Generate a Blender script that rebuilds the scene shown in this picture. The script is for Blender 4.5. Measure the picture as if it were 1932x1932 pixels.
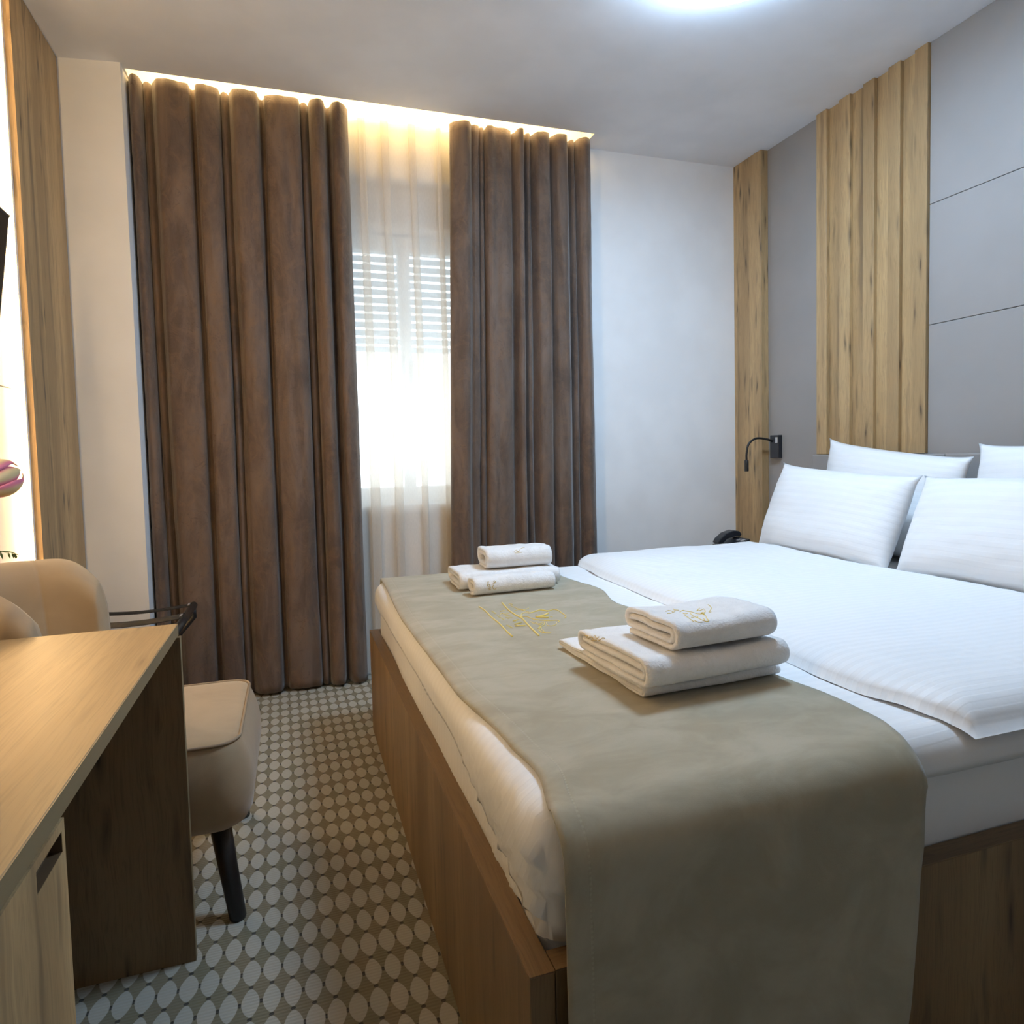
import bpy, bmesh, math, random
from mathutils import Vector, Matrix, noise
from mathutils.bvhtree import BVHTree

# ------------------------------------------------------------------ reset
for o in list(bpy.data.objects):
    bpy.data.objects.remove(o, do_unlink=True)
scene = bpy.context.scene
COL = scene.collection
random.seed(4)

# ------------------------------------------------------------------ camera
F_PX, CX, CY, H = 1258.7, 966.0, 924.1, 1.10
YAW, PITCH, ROLL = 0.3178, -0.0529, -0.0246
_f = Vector((math.sin(YAW) * math.cos(PITCH), math.cos(YAW) * math.cos(PITCH), math.sin(PITCH)))
_r = _f.cross(Vector((0, 0, 1))).normalized()
_u = _r.cross(_f)
AX_R = math.cos(ROLL) * _r + math.sin(ROLL) * _u
AX_U = -math.sin(ROLL) * _r + math.cos(ROLL) * _u
AX_F = _f
CAM = Vector((0, 0, H))
cam_data = bpy.data.cameras.new('camera')
cam = bpy.data.objects.new('camera', cam_data)
COL.objects.link(cam)
cam_data.sensor_fit = 'HORIZONTAL'
cam_data.sensor_width = 36.0
cam_data.lens = F_PX / 1932 * 36.0
cam_data.shift_x = (966 - CX) / 1932
cam_data.shift_y = (CY - 966) / 1932
cam_data.clip_start = 0.02
rm = Matrix((AX_R, AX_U, -AX_F)).transposed()
cam.matrix_world = Matrix.Translation(CAM) @ rm.to_4x4()
scene.camera = cam


def ray(px, py):
    return ((px - CX) / F_PX) * AX_R - ((py - CY) / F_PX) * AX_U + AX_F


def at_z(px, py, z):
    d = ray(px, py)
    return CAM + d * ((z - H) / d.z)


def at_y(px, py, y):
    d = ray(px, py)
    return CAM + d * (y / d.y)


def at_x(px, py, x):
    d = ray(px, py)
    return CAM + d * (x / d.x)


# ------------------------------------------------------------------ light levels
SKY_COLOR, SKY_STRENGTH = (0.86, 0.93, 1.0), 5.0
LAMP_COLOR, LAMP_STRENGTH = (0.535, 0.745, 1.0), 62.0
STRIP_COLOR, STRIP_STRENGTH = (1.0, 0.66, 0.30), 1050.0
NEAR_STRIP_STRENGTH = 225.0
COVE_COLOR, COVE_STRENGTH = (1.0, 0.68, 0.28), 48.0
scene.view_settings.view_transform = 'Standard'
scene.view_settings.look = 'None'
scene.view_settings.gamma = 1.0
scene.view_settings.use_curve_mapping = False
scene.view_settings.exposure = 0.0

cyc = scene.cycles
cyc.max_bounces, cyc.diffuse_bounces, cyc.glossy_bounces = 6, 4, 2
cyc.transmission_bounces, cyc.transparent_max_bounces = 3, 10
cyc.caustics_reflective = cyc.caustics_refractive = False

world = bpy.data.worlds.new('sky')
scene.world = world
world.use_nodes = True
bg = world.node_tree.nodes['Background']
bg.inputs['Color'].default_value = (*SKY_COLOR, 1)
bg.inputs['Strength'].default_value = SKY_STRENGTH


# ------------------------------------------------------------------ node helpers
class NT:
    def __init__(self, name):
        self.m = bpy.data.materials.new(name)
        self.m.use_nodes = True
        self.t = self.m.node_tree
        self.t.nodes.clear()
        self.out = self.n('ShaderNodeOutputMaterial')

    def n(self, kind, **kw):
        nd = self.t.nodes.new(kind)
        for k, v in kw.items():
            setattr(nd, k, v)
        return nd

    def link(self, a, b):
        self.t.links.new(a, b)

    def put(self, sock, v):
        if isinstance(v, bpy.types.NodeSocket):
            self.link(v, sock)
        elif isinstance(v, (tuple, list)) and len(v) == 3 and sock.type == 'RGBA':
            sock.default_value = (*v, 1)
        else:
            sock.default_value = v

    def math(self, op, a, b=0.0, c=None, clamp=False):
        nd = self.n('ShaderNodeMath', operation=op)
        nd.use_clamp = clamp
        self.put(nd.inputs[0], a)
        self.put(nd.inputs[1], b)
        if c is not None:
            self.put(nd.inputs[2], c)
        return nd.outputs[0]

    def mix(self, fac, a, b, blend='MIX'):
        nd = self.n('ShaderNodeMix', data_type='RGBA', blend_type=blend)
        self.put(nd.inputs[0], fac)
        self.put(nd.inputs[6], a)
        self.put(nd.inputs[7], b)
        return nd.outputs[2]

    def ramp(self, fac, stops):
        nd = self.n('ShaderNodeMapRange')
        nd.clamp = True
        nd.interpolation_type = 'SMOOTHSTEP'
        self.put(nd.inputs[0], fac)
        for i, v in enumerate(stops):
            nd.inputs[1 + i].default_value = v
        return nd.outputs[0]

    def coord(self, kind='Object'):
        return self.n('ShaderNodeTexCoord').outputs[kind]

    def mapping(self, vec, scale=(1, 1, 1), loc=(0, 0, 0), rot=(0, 0, 0)):
        nd = self.n('ShaderNodeMapping')
        self.put(nd.inputs['Vector'], vec)
        nd.inputs['Scale'].default_value = scale
        nd.inputs['Location'].default_value = loc
        nd.inputs['Rotation'].default_value = rot
        return nd.outputs[0]

    def noise(self, vec, scale=1.0, detail=2.0, rough=0.5, dist=0.0):
        nd = self.n('ShaderNodeTexNoise')
        self.put(nd.inputs['Vector'], vec)
        nd.inputs['Scale'].default_value = scale
        nd.inputs['Detail'].default_value = detail
        nd.inputs['Roughness'].default_value = rough
        nd.inputs['Distortion'].default_value = dist
        return nd.outputs[0]

    def bump(self, height, strength=0.3, distance=0.002):
        nd = self.n('ShaderNodeBump')
        nd.inputs['Strength'].default_value = strength
        nd.inputs['Distance'].default_value = distance
        self.put(nd.inputs['Height'], height)
        return nd.outputs[0]

    def bsdf(self, color, rough=0.6, normal=None, **kw):
        p = self.n('ShaderNodeBsdfPrincipled')
        self.put(p.inputs['Base Color'], color)
        self.put(p.inputs['Roughness'], rough)
        if normal is not None:
            self.put(p.inputs['Normal'], normal)
        for k, v in kw.items():
            self.put(p.inputs[k.replace('_', ' ')], v)
        self.link(p.outputs[0], self.out.inputs[0])
        return p


def mat_plain(name, color, rough=0.6, bumpy=0.0, bscale=300, **kw):
    t = NT(name)
    nrm = None
    c = t.coord()
    n1 = t.noise(c, 3.0, 3.0)
    col = t.mix(t.ramp(n1, (0.35, 0.65, 0, 1)), tuple(x * 0.97 for x in color), tuple(min(1, x * 1.03) for x in color))
    if bumpy:
        nrm = t.bump(t.noise(c, bscale, 3.0), bumpy, 0.002)
    t.bsdf(col, rough, nrm, **kw)
    return t.m


def mat_emit(name, color, strength):
    t = NT(name)
    e = t.n('ShaderNodeEmission')
    e.inputs[0].default_value = (*color, 1)
    e.inputs[1].default_value = strength
    t.link(e.outputs[0], t.out.inputs[0])
    return t.m


def mat_wood(name, axis, light=(0.56, 0.385, 0.192), mid=(0.385, 0.255, 0.124), dark=(0.115, 0.076, 0.046), knots=1.0, rough=0.5, warp=0.025):
    """oak decor; axis = grain direction"""
    t = NT(name)
    c = t.coord()
    inf = t.n('ShaderNodeObjectInfo')
    off = t.n('ShaderNodeVectorMath', operation='MULTIPLY_ADD')
    t.put(off.inputs[0], inf.outputs['Random'])
    off.inputs[1].default_value = (17.3, 11.1, 7.7)
    t.put(off.inputs[2], c)
    v = off.outputs[0]

    def sc(al, ac):
        return tuple(al if 'XYZ'[i] == axis else ac for i in range(3))
    # slow warp of the grain
    wn = t.n('ShaderNodeTexNoise')
    t.put(wn.inputs['Vector'], t.mapping(v, sc(1.3, 4.0)))
    wn.inputs['Detail'].default_value = 1.0
    wv = t.n('ShaderNodeVectorMath', operation='MULTIPLY_ADD')
    t.put(wv.inputs[0], wn.outputs['Color'])
    wv.inputs[1].default_value = (warp, warp, warp)
    t.put(wv.inputs[2], v)
    w = wv.outputs[0]
    # knots: a core, and grain that darkens around it
    vo = t.n('ShaderNodeTexVoronoi')
    t.put(vo.inputs['Vector'], t.mapping(w, sc(0.95, 7.5), (0.37, 0.11, 0.73)))
    sep = t.n('ShaderNodeSeparateColor')
    t.put(sep.inputs[0], vo.outputs['Color'])
    pick = t.ramp(sep.outputs[0], (0.55, 0.62, 0, 1))
    rag = t.math('MULTIPLY_ADD', t.noise(t.mapping(w, sc(9.0, 60.0)), 1.0, 2.0), 0.22, -0.11)
    dist = t.math('ADD', vo.outputs['Distance'], rag)
    core = t.math('MULTIPLY', t.ramp(dist, (0.05, 0.17, 1, 0)), pick)
    halo = t.math('MULTIPLY', t.ramp(dist, (0.10, 0.46, 1, 0)), pick)
    big = t.noise(t.mapping(w, sc(0.40, 8.0)), 1.0, 2.0)
    midn = t.noise(t.mapping(w, sc(0.8, 40.0)), 1.0, 3.0, 0.6)
    fine = t.noise(t.mapping(w, sc(5.0, 300.0)), 1.0, 2.0, 0.6)
    col = t.mix(t.ramp(big, (0.36, 0.64, 0, 1)), mid, light)
    col = t.mix(t.math('MULTIPLY', t.ramp(midn, (0.40, 0.70, 0, 1)), 0.55), col, mid)
    col = t.mix(t.math('MULTIPLY', t.ramp(fine, (0.42, 0.72, 0, 1)), 0.40), col, tuple(x * 0.58 for x in mid))
    # dark smoky streaks
    st = t.noise(t.mapping(w, sc(0.55, 17.0), (3.1, 4.7, 1.3)), 1.0, 3.0)
    col = t.mix(t.math('MULTIPLY', t.ramp(st, (0.56, 0.74, 0, 1)), 0.60 * knots), col, dark)
    col = t.mix(t.math('MULTIPLY', halo, 0.50 * knots), col, dark)
    col = t.mix(t.math('MULTIPLY', core, 0.7 * knots), col, tuple(x * 0.45 for x in dark))
    t.bsdf(col, rough, t.bump(fine, 0.12, 0.001))
    return t.m


def mat_fabric(name, color, dark, mscale=6.0, bscale=900.0, rough=0.85, bstr=0.25, sheen=0.2, stretch=(1, 1, 1)):
    t = NT(name)
    c = t.coord()
    n1 = t.noise(t.mapping(c, stretch), mscale, 4.0, 0.6, 0.6)
    n2 = t.noise(c, bscale, 2.0)
    n3 = t.noise(c, mscale * 4, 4.0, 0.65)
    col = t.mix(t.ramp(n1, (0.32, 0.68, 0, 1)), dark, color)
    h = t.math('ADD', t.math('MULTIPLY', n2, 0.5), n3)
    t.bsdf(col, rough, t.bump(h, bstr, 0.003), Sheen_Weight=sheen, Sheen_Roughness=0.5)
    return t.m


def mat_linen(name, axis='Y', period=0.026, white=(0.87, 0.87, 0.87), uv=False):
    """white satin-stripe hotel linen; stripes vary gloss and a little tone"""
    t = NT(name)
    c = t.coord('UV' if uv else 'Object')
    s = t.n('ShaderNodeSeparateXYZ')
    t.put(s.inputs[0], c)
    wob = t.noise(c, 4.0, 1.0)
    x = t.math('ADD', s.outputs['XYZ'.index(axis)], t.math('MULTIPLY', wob, 0.02))
    w = t.math('SINE', t.math('MULTIPLY', x, 2 * math.pi / period))
    f = t.ramp(w, (-0.35, 0.35, 0, 1))
    col = t.mix(f, tuple(v * 0.98 for v in white), white)
    rg = t.math('MULTIPLY_ADD', f, -0.22, 0.72)
    h = t.math('ADD', t.math('MULTIPLY', f, 0.35), t.noise(c, 14.0, 4.0, 0.6))
    t.bsdf(col, rg, t.bump(h, 0.18, 0.005), Sheen_Weight=0.1)
    return t.m


def mat_carpet():
    t = NT('carpet_pattern')
    c = t.coord()
    s = t.n('ShaderNodeSeparateXYZ')
    t.put(s.inputs[0], c)
    x, y = s.outputs[0], s.outputs[1]
    DX, DY = 0.0411, 0.0850
    xs = t.math('ADD', t.math('MULTIPLY_ADD', y, 0.018, 0.003 - 0.018 * 1.578 + DX * 40.5), x)
    u = t.math('DIVIDE', xs, DX)
    v = t.math('DIVIDE', t.math('ADD', y, -1.578 + DY * 40.5), DY)
    fu = t.math('SUBTRACT', t.math('FRACT', u), 0.5)
    fv = t.math('SUBTRACT', t.math('FRACT', v), 0.5)
    au, av = t.math('ABSOLUTE', fu), t.math('ABSOLUTE', fv)
    # alternate rows: fuller / slimmer lozenges
    row = t.math('FLOOR', v)
    alt = t.math('MODULO', row, 2.0)
    ru = t.math('MULTIPLY_ADD', alt, 0.03, 0.430)
    jag = t.math('MULTIPLY', t.math('SUBTRACT', t.noise(t.mapping(c, (60, 320, 1)), 1.0, 0.0), 0.5), 0.06)
    d = t.math('ADD', t.math('POWER', t.math('DIVIDE', au, ru), 1.55), t.math('POWER', t.math('DIVIDE', av, 0.450), 1.55))
    d = t.math('ADD', d, jag)
    blob = t.ramp(d, (0.95, 1.05, 1, 0))
    # dots between neighbours
    bu, bv = t.math('SUBTRACT', 0.5, au), t.math('SUBTRACT', 0.5, av)
    dot1 = t.math('ADD', t.math('POWER', t.math('DIVIDE', bu, 0.085), 2.0), t.math('POWER', t.math('DIVIDE', av, 0.075), 2.0))
    dot2 = t.math('ADD', t.math('POWER', t.math('DIVIDE', au, 0.125), 2.0), t.math('POWER', t.math('DIVIDE', bv, 0.052), 2.0))
    dot = t.math('MAXIMUM', t.ramp(dot1, (0.8, 1.15, 1, 0)), t.ramp(dot2, (0.8, 1.15, 1, 0)))
    rib = t.math('SINE', t.math('MULTIPLY', y, 2 * math.pi / 0.0085))
    ribn = t.math('MULTIPLY_ADD', rib, 0.5, 0.5)
    # slight dye variation per diamond / lozenge
    cb = t.n('ShaderNodeCombineXYZ')
    t.put(cb.inputs[0], t.math('FLOOR', t.math('ADD', u, 0.5)))
    t.put(cb.inputs[1], t.math('FLOOR', t.math('ADD', v, 0.5)))
    wn = t.n('ShaderNodeTexWhiteNoise', noise_dimensions='2D')
    t.put(wn.inputs['Vector'], cb.outputs[0])
    ground = t.mix(wn.outputs['Value'], (0.205, 0.170, 0.108), (0.175, 0.162, 0.102))
    ground = t.mix(t.math('MULTIPLY', ribn, 0.35), ground, (0.16, 0.135, 0.085))
    cb2 = t.n('ShaderNodeCombineXYZ')
    t.put(cb2.inputs[0], t.math('FLOOR', u))
    t.put(cb2.inputs[1], row)
    wn2 = t.n('ShaderNodeTexWhiteNoise', noise_dimensions='2D')
    t.put(wn2.inputs['Vector'], cb2.outputs[0])
    lite = t.mix(wn2.outputs['Value'], (0.42, 0.39, 0.325), (0.39, 0.38, 0.325))
    lite = t.mix(t.math('MULTIPLY', ribn, 0.35), lite, (0.34, 0.32, 0.265))
    col = t.mix(blob, ground, lite)
    col = t.mix(t.math('MULTIPLY', dot, t.math('SUBTRACT', 1.0, t.math('MULTIPLY', blob, 0.6))), col, (0.035, 0.032, 0.024))
    hgt = t.math('ADD', t.math('MULTIPLY', ribn, 0.6), t.math('MULTIPLY', blob, 0.5))
    hgt = t.math('ADD', hgt, t.math('MULTIPLY', t.noise(c, 700, 2.0), 0.6))
    t.bsdf(col, 0.95, t.bump(hgt, 0.5, 0.003), Sheen_Weight=0.1)
    return t.m


def mat_velvet():
    """crushed velvet: upright streaks, mottling and fine creases"""
    t = NT('brown_velvet')
    c = t.coord()
    st = t.noise(t.mapping(c, (8.5, 8.5, 2.2)), 1.0, 5.0, 0.62, 0.9)
    mo = t.noise(t.mapping(c, (1.3, 1.3, 1.0)), 9.0, 6.0, 0.68, 1.8)
    cr = t.noise(t.mapping(c, (8, 8, 5)), 1.0, 3.0, 0.55, 2.5)
    col = t.mix(t.ramp(st, (0.34, 0.68, 0, 1)), (0.078, 0.051, 0.037), (0.150, 0.104, 0.078))
    col = t.mix(t.math('MULTIPLY', t.ramp(mo, (0.44, 0.70, 0, 1)), 0.60), col, (0.165, 0.100, 0.060))
    crease = t.ramp(t.math('ABSOLUTE', t.math('SUBTRACT', cr, 0.5)), (0.0, 0.010, 1, 0))
    col = t.mix(t.math('MULTIPLY', crease, 0.35), col, (0.06, 0.04, 0.03))
    h = t.math('ADD', t.math('MULTIPLY', t.noise(c, 800, 2.0), 0.3), t.math('MULTIPLY', mo, 0.8))
    h = t.math('SUBTRACT', h, t.math('MULTIPLY', crease, 0.5))
    t.bsdf(col, 0.75, t.bump(h, 0.45, 0.004), Sheen_Weight=0.35, Sheen_Roughness=0.45)
    return t.m


def mat_sheer():
    t = NT('sheer_voile')
    c = t.coord()
    weave = t.noise(t.mapping(c, (260, 260, 60)), 1.0, 2.0)
    tr = t.n('ShaderNodeBsdfTransparent')
    tr.inputs[0].default_value = (1, 0.985, 0.96, 1)
    tl = t.n('ShaderNodeBsdfTranslucent')
    tl.inputs[0].default_value = (0.90, 0.87, 0.83, 1)
    df = t.n('ShaderNodeBsdfDiffuse')
    df.inputs[0].default_value = (0.86, 0.80, 0.72, 1)
    m1 = t.n('ShaderNodeMixShader')
    m1.inputs[0].default_value = 0.5
    t.link(tl.outputs[0], m1.inputs[1])
    t.link(df.outputs[0], m1.inputs[2])
    m2 = t.n('ShaderNodeMixShader')
    t.put(m2.inputs[0], t.math('MULTIPLY_ADD', weave, 0.10, 0.56))
    t.link(tr.outputs[0], m2.inputs[1])
    t.link(m1.outputs[0], m2.inputs[2])
    t.link(m2.outputs[0], t.out.inputs[0])
    return t.m


def mat_runner():
    """olive suede with a stitched hem; UV in metres (u across from the foot edge, v along)"""
    t = NT('runner_suede')
    c = t.coord()
    uv = t.n('ShaderNodeSeparateXYZ')
    t.put(uv.inputs[0], t.coord('UV'))
    n1 = t.noise(t.mapping(c, (4, 7, 4)), 1.6, 5.0, 0.62, 0.5)
    col = t.mix(t.ramp(n1, (0.32, 0.7, 0, 1)), (0.332, 0.296, 0.210), (0.420, 0.382, 0.286))
    du = t.math('ABSOLUTE', t.math('SUBTRACT', uv.outputs[0], 0.035))
    line = t.ramp(du, (0.0012, 0.0022, 1, 0))
    dash = t.ramp(t.math('SINE', t.math('MULTIPLY', uv.outputs[1], 2 * math.pi / 0.007)), (-0.2, 0.1, 0, 1))
    col = t.mix(t.math('MULTIPLY', t.math('MULTIPLY', line, dash), 0.35), col, (0.50, 0.46, 0.34))
    h = t.math('SUBTRACT', t.math('MULTIPLY', t.noise(c, 900, 2.0), 0.25), t.math('MULTIPLY', line, 0.9))
    h = t.math('ADD', h, t.math('MULTIPLY', t.noise(c, 9, 3.0), 0.9))
    t.bsdf(col, 0.9, t.bump(h, 0.3, 0.003), Sheen_Weight=0.25, Sheen_Roughness=0.4)
    return t.m


def mat_glass():
    t = NT('window_glass')
    tr = t.n('ShaderNodeBsdfTransparent')
    tr.inputs[0].default_value = (0.93, 0.96, 0.96, 1)
    gl = t.n('ShaderNodeBsdfGlossy')
    gl.inputs['Roughness'].default_value = 0.02
    mx = t.n('ShaderNodeMixShader')
    mx.inputs[0].default_value = 0.06
    t.link(tr.outputs[0], mx.inputs[1])
    t.link(gl.outputs[0], mx.inputs[2])
    t.link(mx.outputs[0], t.out.inputs[0])
    return t.m


def mat_petal():
    t = NT('tulip_petal')
    g = t.n('ShaderNodeSeparateXYZ')
    t.put(g.inputs[0], t.coord('UV'))
    n = t.noise(t.mapping(t.coord('UV'), (14, 2, 1)), 1.0, 2.0)
    a = t.ramp(t.math('ADD', g.outputs[0], t.math('MULTIPLY', n, 0.3)), (0.42, 0.92, 0, 1))
    col = t.mix(a, (0.60, 0.46, 0.24), (0.66, 0.16, 0.26))
    col = t.mix(t.ramp(g.outputs[1], (0.7, 1.0, 0, 0.8)), col, (0.75, 0.5, 0.42))
    t.bsdf(col, 0.55, None, Subsurface_Weight=0.15)
    return t.m


M = {}
M['white_wall'] = mat_plain('white_wall_paint', (0.86, 0.86, 0.86), 0.85, 0.04, 160)
M['ceiling'] = mat_plain('ceiling_paint', (0.83, 0.845, 0.885), 0.9, 0.03, 160)
M['grey'] = mat_plain('grey_wall_panel', (0.315, 0.300, 0.288), 0.6, 0.02, 260)
M['left_panel'] = mat_plain('cream_wall_panel', (0.78, 0.74, 0.68), 0.6)
M['wood_z'] = mat_wood('oak_upright_grain', 'Z')
M['wood_y'] = mat_wood('oak_lengthwise_grain', 'Y', (0.42, 0.285, 0.135), (0.335, 0.222, 0.102), (0.15, 0.09, 0.045), 0.55, 0.52, 0.010)
M['wood_x'] = mat_wood('oak_cross_grain', 'X', knots=0.5)
M['wood_bed'] = mat_wood('oak_bed_upright', 'Z', (0.27, 0.175, 0.082), (0.19, 0.118, 0.052), (0.05, 0.031, 0.018))
M['wood_bed_y'] = mat_wood('oak_bed_rail_y', 'Y', (0.20, 0.126, 0.060), (0.145, 0.090, 0.042), (0.06, 0.04, 0.024), 0.3)
M['wood_bed_x'] = mat_wood('oak_bed_rail_x', 'X', (0.20, 0.126, 0.060), (0.145, 0.090, 0.042), (0.06, 0.04, 0.024), 0.3)
M['edge'] = mat_plain('desk_edge_band', (0.23, 0.175, 0.095), 0.5)
M['pull'] = mat_plain('dark_pull_recess', (0.085, 0.050, 0.024), 0.5)  # walls of the finger-pull recess, coloured darker than the door
M['carpet'] = mat_carpet()
M['curtain'] = mat_velvet()
M['sheer'] = mat_sheer()
M['linen_y'] = mat_linen('linen_stripe_bed', 'Y')
M['linen_uv'] = mat_linen('linen_stripe_pillow', 'Y', 0.030, uv=True)
M['towel'] = mat_fabric('white_terry', (0.88, 0.87, 0.86), (0.82, 0.81, 0.80), 26, 260, 0.95, 1.0, 0.35)
M['runner'] = mat_runner()
M['gold'] = mat_plain('gold_thread', (0.82, 0.62, 0.11), 0.4, Sheen_Weight=0.3)
M['gold_pale'] = mat_plain('pale_gold_thread', (0.60, 0.47, 0.22), 0.45)
M['chair'] = mat_fabric('beige_velvet', (0.40, 0.295, 0.175), (0.335, 0.240, 0.140), 5, 800, 0.7, 0.15, 0.4)
M['piping'] = mat_plain('beige_piping', (0.30, 0.22, 0.14), 0.7)
M['black'] = mat_plain('black_paint', (0.012, 0.012, 0.013), 0.4)
M['black_strap'] = mat_plain('black_webbing', (0.005, 0.0045, 0.0045), 0.85, 0.4, 700)
M['black_plastic'] = mat_plain('black_plastic', (0.018, 0.020, 0.026), 0.35)
M['silver'] = mat_plain('silver_metal', (0.72, 0.73, 0.76), 0.3, Metallic=0.7)
M['screen'] = mat_plain('dark_screen', (0.010, 0.009, 0.008), 0.25)
M['pvc'] = mat_plain('white_window_frame', (0.82, 0.83, 0.84), 0.4)
_t = NT('pale_shutter_slat')
_a, _b, _m = _t.n('ShaderNodeBsdfDiffuse'), _t.n('ShaderNodeBsdfTranslucent'), _t.n('ShaderNodeMixShader')
_a.inputs[0].default_value = (0.80, 0.84, 0.88, 1)
_t.put(_b.inputs[0], _t.mix(_t.noise(_t.coord(), 40.0), (0.45, 0.50, 0.54), (0.52, 0.57, 0.61)))
_m.inputs[0].default_value = 0.5
_t.link(_a.outputs[0], _m.inputs[1])
_t.link(_b.outputs[0], _m.inputs[2])
_t.link(_m.outputs[0], _t.out.inputs[0])
M['shutter'] = _t.m
M['glass'] = mat_glass()
M['petal'] = mat_petal()
M['leaf'] = mat_plain('green_leaf', (0.10, 0.16, 0.03), 0.5)
M['ceramic'] = mat_plain('white_ceramic', (0.8, 0.78, 0.75), 0.2)
M['lamp'] = mat_emit('lamp_diffuser_light', LAMP_COLOR, LAMP_STRENGTH)
M['strip'] = mat_emit('warm_strip_light', STRIP_COLOR, STRIP_STRENGTH)
M['strip2'] = mat_emit('warm_strip_light_near', STRIP_COLOR, NEAR_STRIP_STRENGTH)
M['cove'] = mat_emit('warm_cove_light', COVE_COLOR, COVE_STRENGTH)


# ------------------------------------------------------------------ object helpers
def mesh_obj(name, verts, faces, mat, parent=None, smooth=False, uvs=None):
    """verts in world coordinates; the object's origin goes to the base centre of its box
    (or, for a part, to its thing's own frame)"""
    vs = [Vector(v) for v in verts]
    if parent is None:
        lo = Vector((min(v.x for v in vs), min(v.y for v in vs), min(v.z for v in vs)))
        hi = Vector((max(v.x for v in vs), max(v.y for v in vs), max(v.z for v in vs)))
        org = Vector(((lo.x + hi.x) / 2, (lo.y + hi.y) / 2, lo.z))
    else:
        org = world_loc(parent)
    me = bpy.data.meshes.new(name)
    me.from_pydata([v - org for v in vs], [], faces)
    if uvs is not None:
        ul = me.uv_layers.new(name='UVMap')
        for lp in me.loops:
            ul.data[lp.index].uv = uvs[lp.vertex_index]
    me.materials.append(mat)
    if smooth:
        me.polygons.foreach_set('use_smooth', [True] * len(me.polygons))
    me.validate()
    me.update()
    o = bpy.data.objects.new(name, me)
    COL.objects.link(o)
    if parent is not None:
        o.parent = parent
    else:
        o.location = org
    return o


def world_loc(o):
    p = Vector(o.location)
    while o.parent is not None:
        o = o.parent
        p += Vector(o.location)
    return p


def thing(name, label, cat, loc, group=None):
    o = bpy.data.objects.new(name, None)
    o.empty_display_size = 0.1
    COL.objects.link(o)
    o.location = loc
    tag(o, label, cat, group)
    return o


def tag(o, label, cat, group=None):
    o['label'] = label
    o['category'] = cat
    if group:
        o['group'] = group
    return o


def structure(o, label=None):
    o['kind'] = 'structure'
    if label:
        o['label'] = label
    return o


def box_data(x0, x1, y0, y1, z0, z1):
    v = [(x0, y0, z0), (x1, y0, z0), (x1, y1, z0), (x0, y1, z0), (x0, y0, z1), (x1, y0, z1), (x1, y1, z1), (x0, y1, z1)]
    f = [(0, 3, 2, 1), (4, 5, 6, 7), (0, 1, 5, 4), (1, 2, 6, 5), (2, 3, 7, 6), (3, 0, 4, 7)]
    return v, f


def box(name, x0, x1, y0, y1, z0, z1, mat, parent=None, bevel=0.0, seg=2):
    v, f = box_data(x0, x1, y0, y1, z0, z1)
    o = mesh_obj(name, v, f, mat, parent)
    if bevel:
        add_bevel(o, bevel, seg)
    return o


def add_bevel(o, w, seg=2):
    bm = bmesh.new()
    bm.from_mesh(o.data)
    bmesh.ops.bevel(bm, geom=bm.edges[:], offset=w, segments=seg, affect='EDGES', profile=0.5)
    bm.to_mesh(o.data)
    bm.free()
    return o


def prism(name, poly, z0, z1, mat, parent=None):
    n = len(poly)
    v = [(x, y, z0) for x, y in poly] + [(x, y, z1) for x, y in poly]
    f = [tuple(range(n - 1, -1, -1)), tuple(range(n, 2 * n))]
    f += [(i, (i + 1) % n, n + (i + 1) % n, n + i) for i in range(n)]
    return mesh_obj(name, v, f, mat, parent)


def tube_data(pts, rad, sides=10, cap=True, rads=None):
    pts = [Vector(p) for p in pts]
    V, Fc = [], []
    up = None
    n = len(pts)
    for i, p in enumerate(pts):
        d = (pts[min(i + 1, n - 1)] - pts[max(i - 1, 0)]).normalized()
        if up is None:
            a = Vector((0, 0, 1)) if abs(d.z) < 0.9 else Vector((1, 0, 0))
            up = d.cross(a).normalized()
        else:
            up = (up - d * up.dot(d)).normalized()
        w = d.cross(up)
        r = rads[i] if rads else rad
        for k in range(sides):
            t = 2 * math.pi * k / sides
            V.append(p + r * (math.cos(t) * up + math.sin(t) * w))
    for i in range(n - 1):
        for k in range(sides):
            a, b = i * sides + k, i * sides + (k + 1) % sides
            Fc.append((a, b, b + sides, a + sides))
    if cap:
        Fc.append(tuple(range(sides - 1, -1, -1)))
        Fc.append(tuple((n - 1) * sides + k for k in range(sides)))
    return V, Fc


def tube(name, pts, rad, mat, parent=None, sides=10, rads=None):
    v, f = tube_data(pts, rad, sides, True, rads)
    return mesh_obj(name, v, f, mat, parent, True)


def spline(pts, n=8):
    """Catmull-Rom through points"""
    P = [Vector(p) for p in pts]
    P = [P[0] * 2 - P[1]] + P + [P[-1] * 2 - P[-2]]
    out = []
    for i in range(1, len(P) - 2):
        for k in range(n):
            t = k / n
            a, b, c, d = P[i - 1], P[i], P[i + 1], P[i + 2]
            out.append(0.5 * ((2 * b) + (c - a) * t + (2 * a - 5 * b + 4 * c - d) * t * t + (3 * b - a - 3 * c + d) * t ** 3))
    out.append(P[-2])
    return out


def lerp_table(tab, x):
    """piecewise, smooth-stepped interpolation of (x, value) pairs"""
    if x <= tab[0][0]:
        return tab[0][1]
    for (a, va), (b, vb) in zip(tab, tab[1:]):
        if x <= b:
            t = (x - a) / (b - a)
            t = t * t * (3 - 2 * t)
            return va + (vb - va) * t
    return tab[-1][1]


def lin_table(tab, x):
    if x <= tab[0][0]:
        return tab[0][1]
    for (a, va), (b, vb) in zip(tab, tab[1:]):
        if x <= b:
            return va + (vb - va) * (x - a) / (b - a)
    return tab[-1][1]


def nz(x, y=0.0, z=0.0):
    return noise.noise(Vector((x, y, z)))


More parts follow.
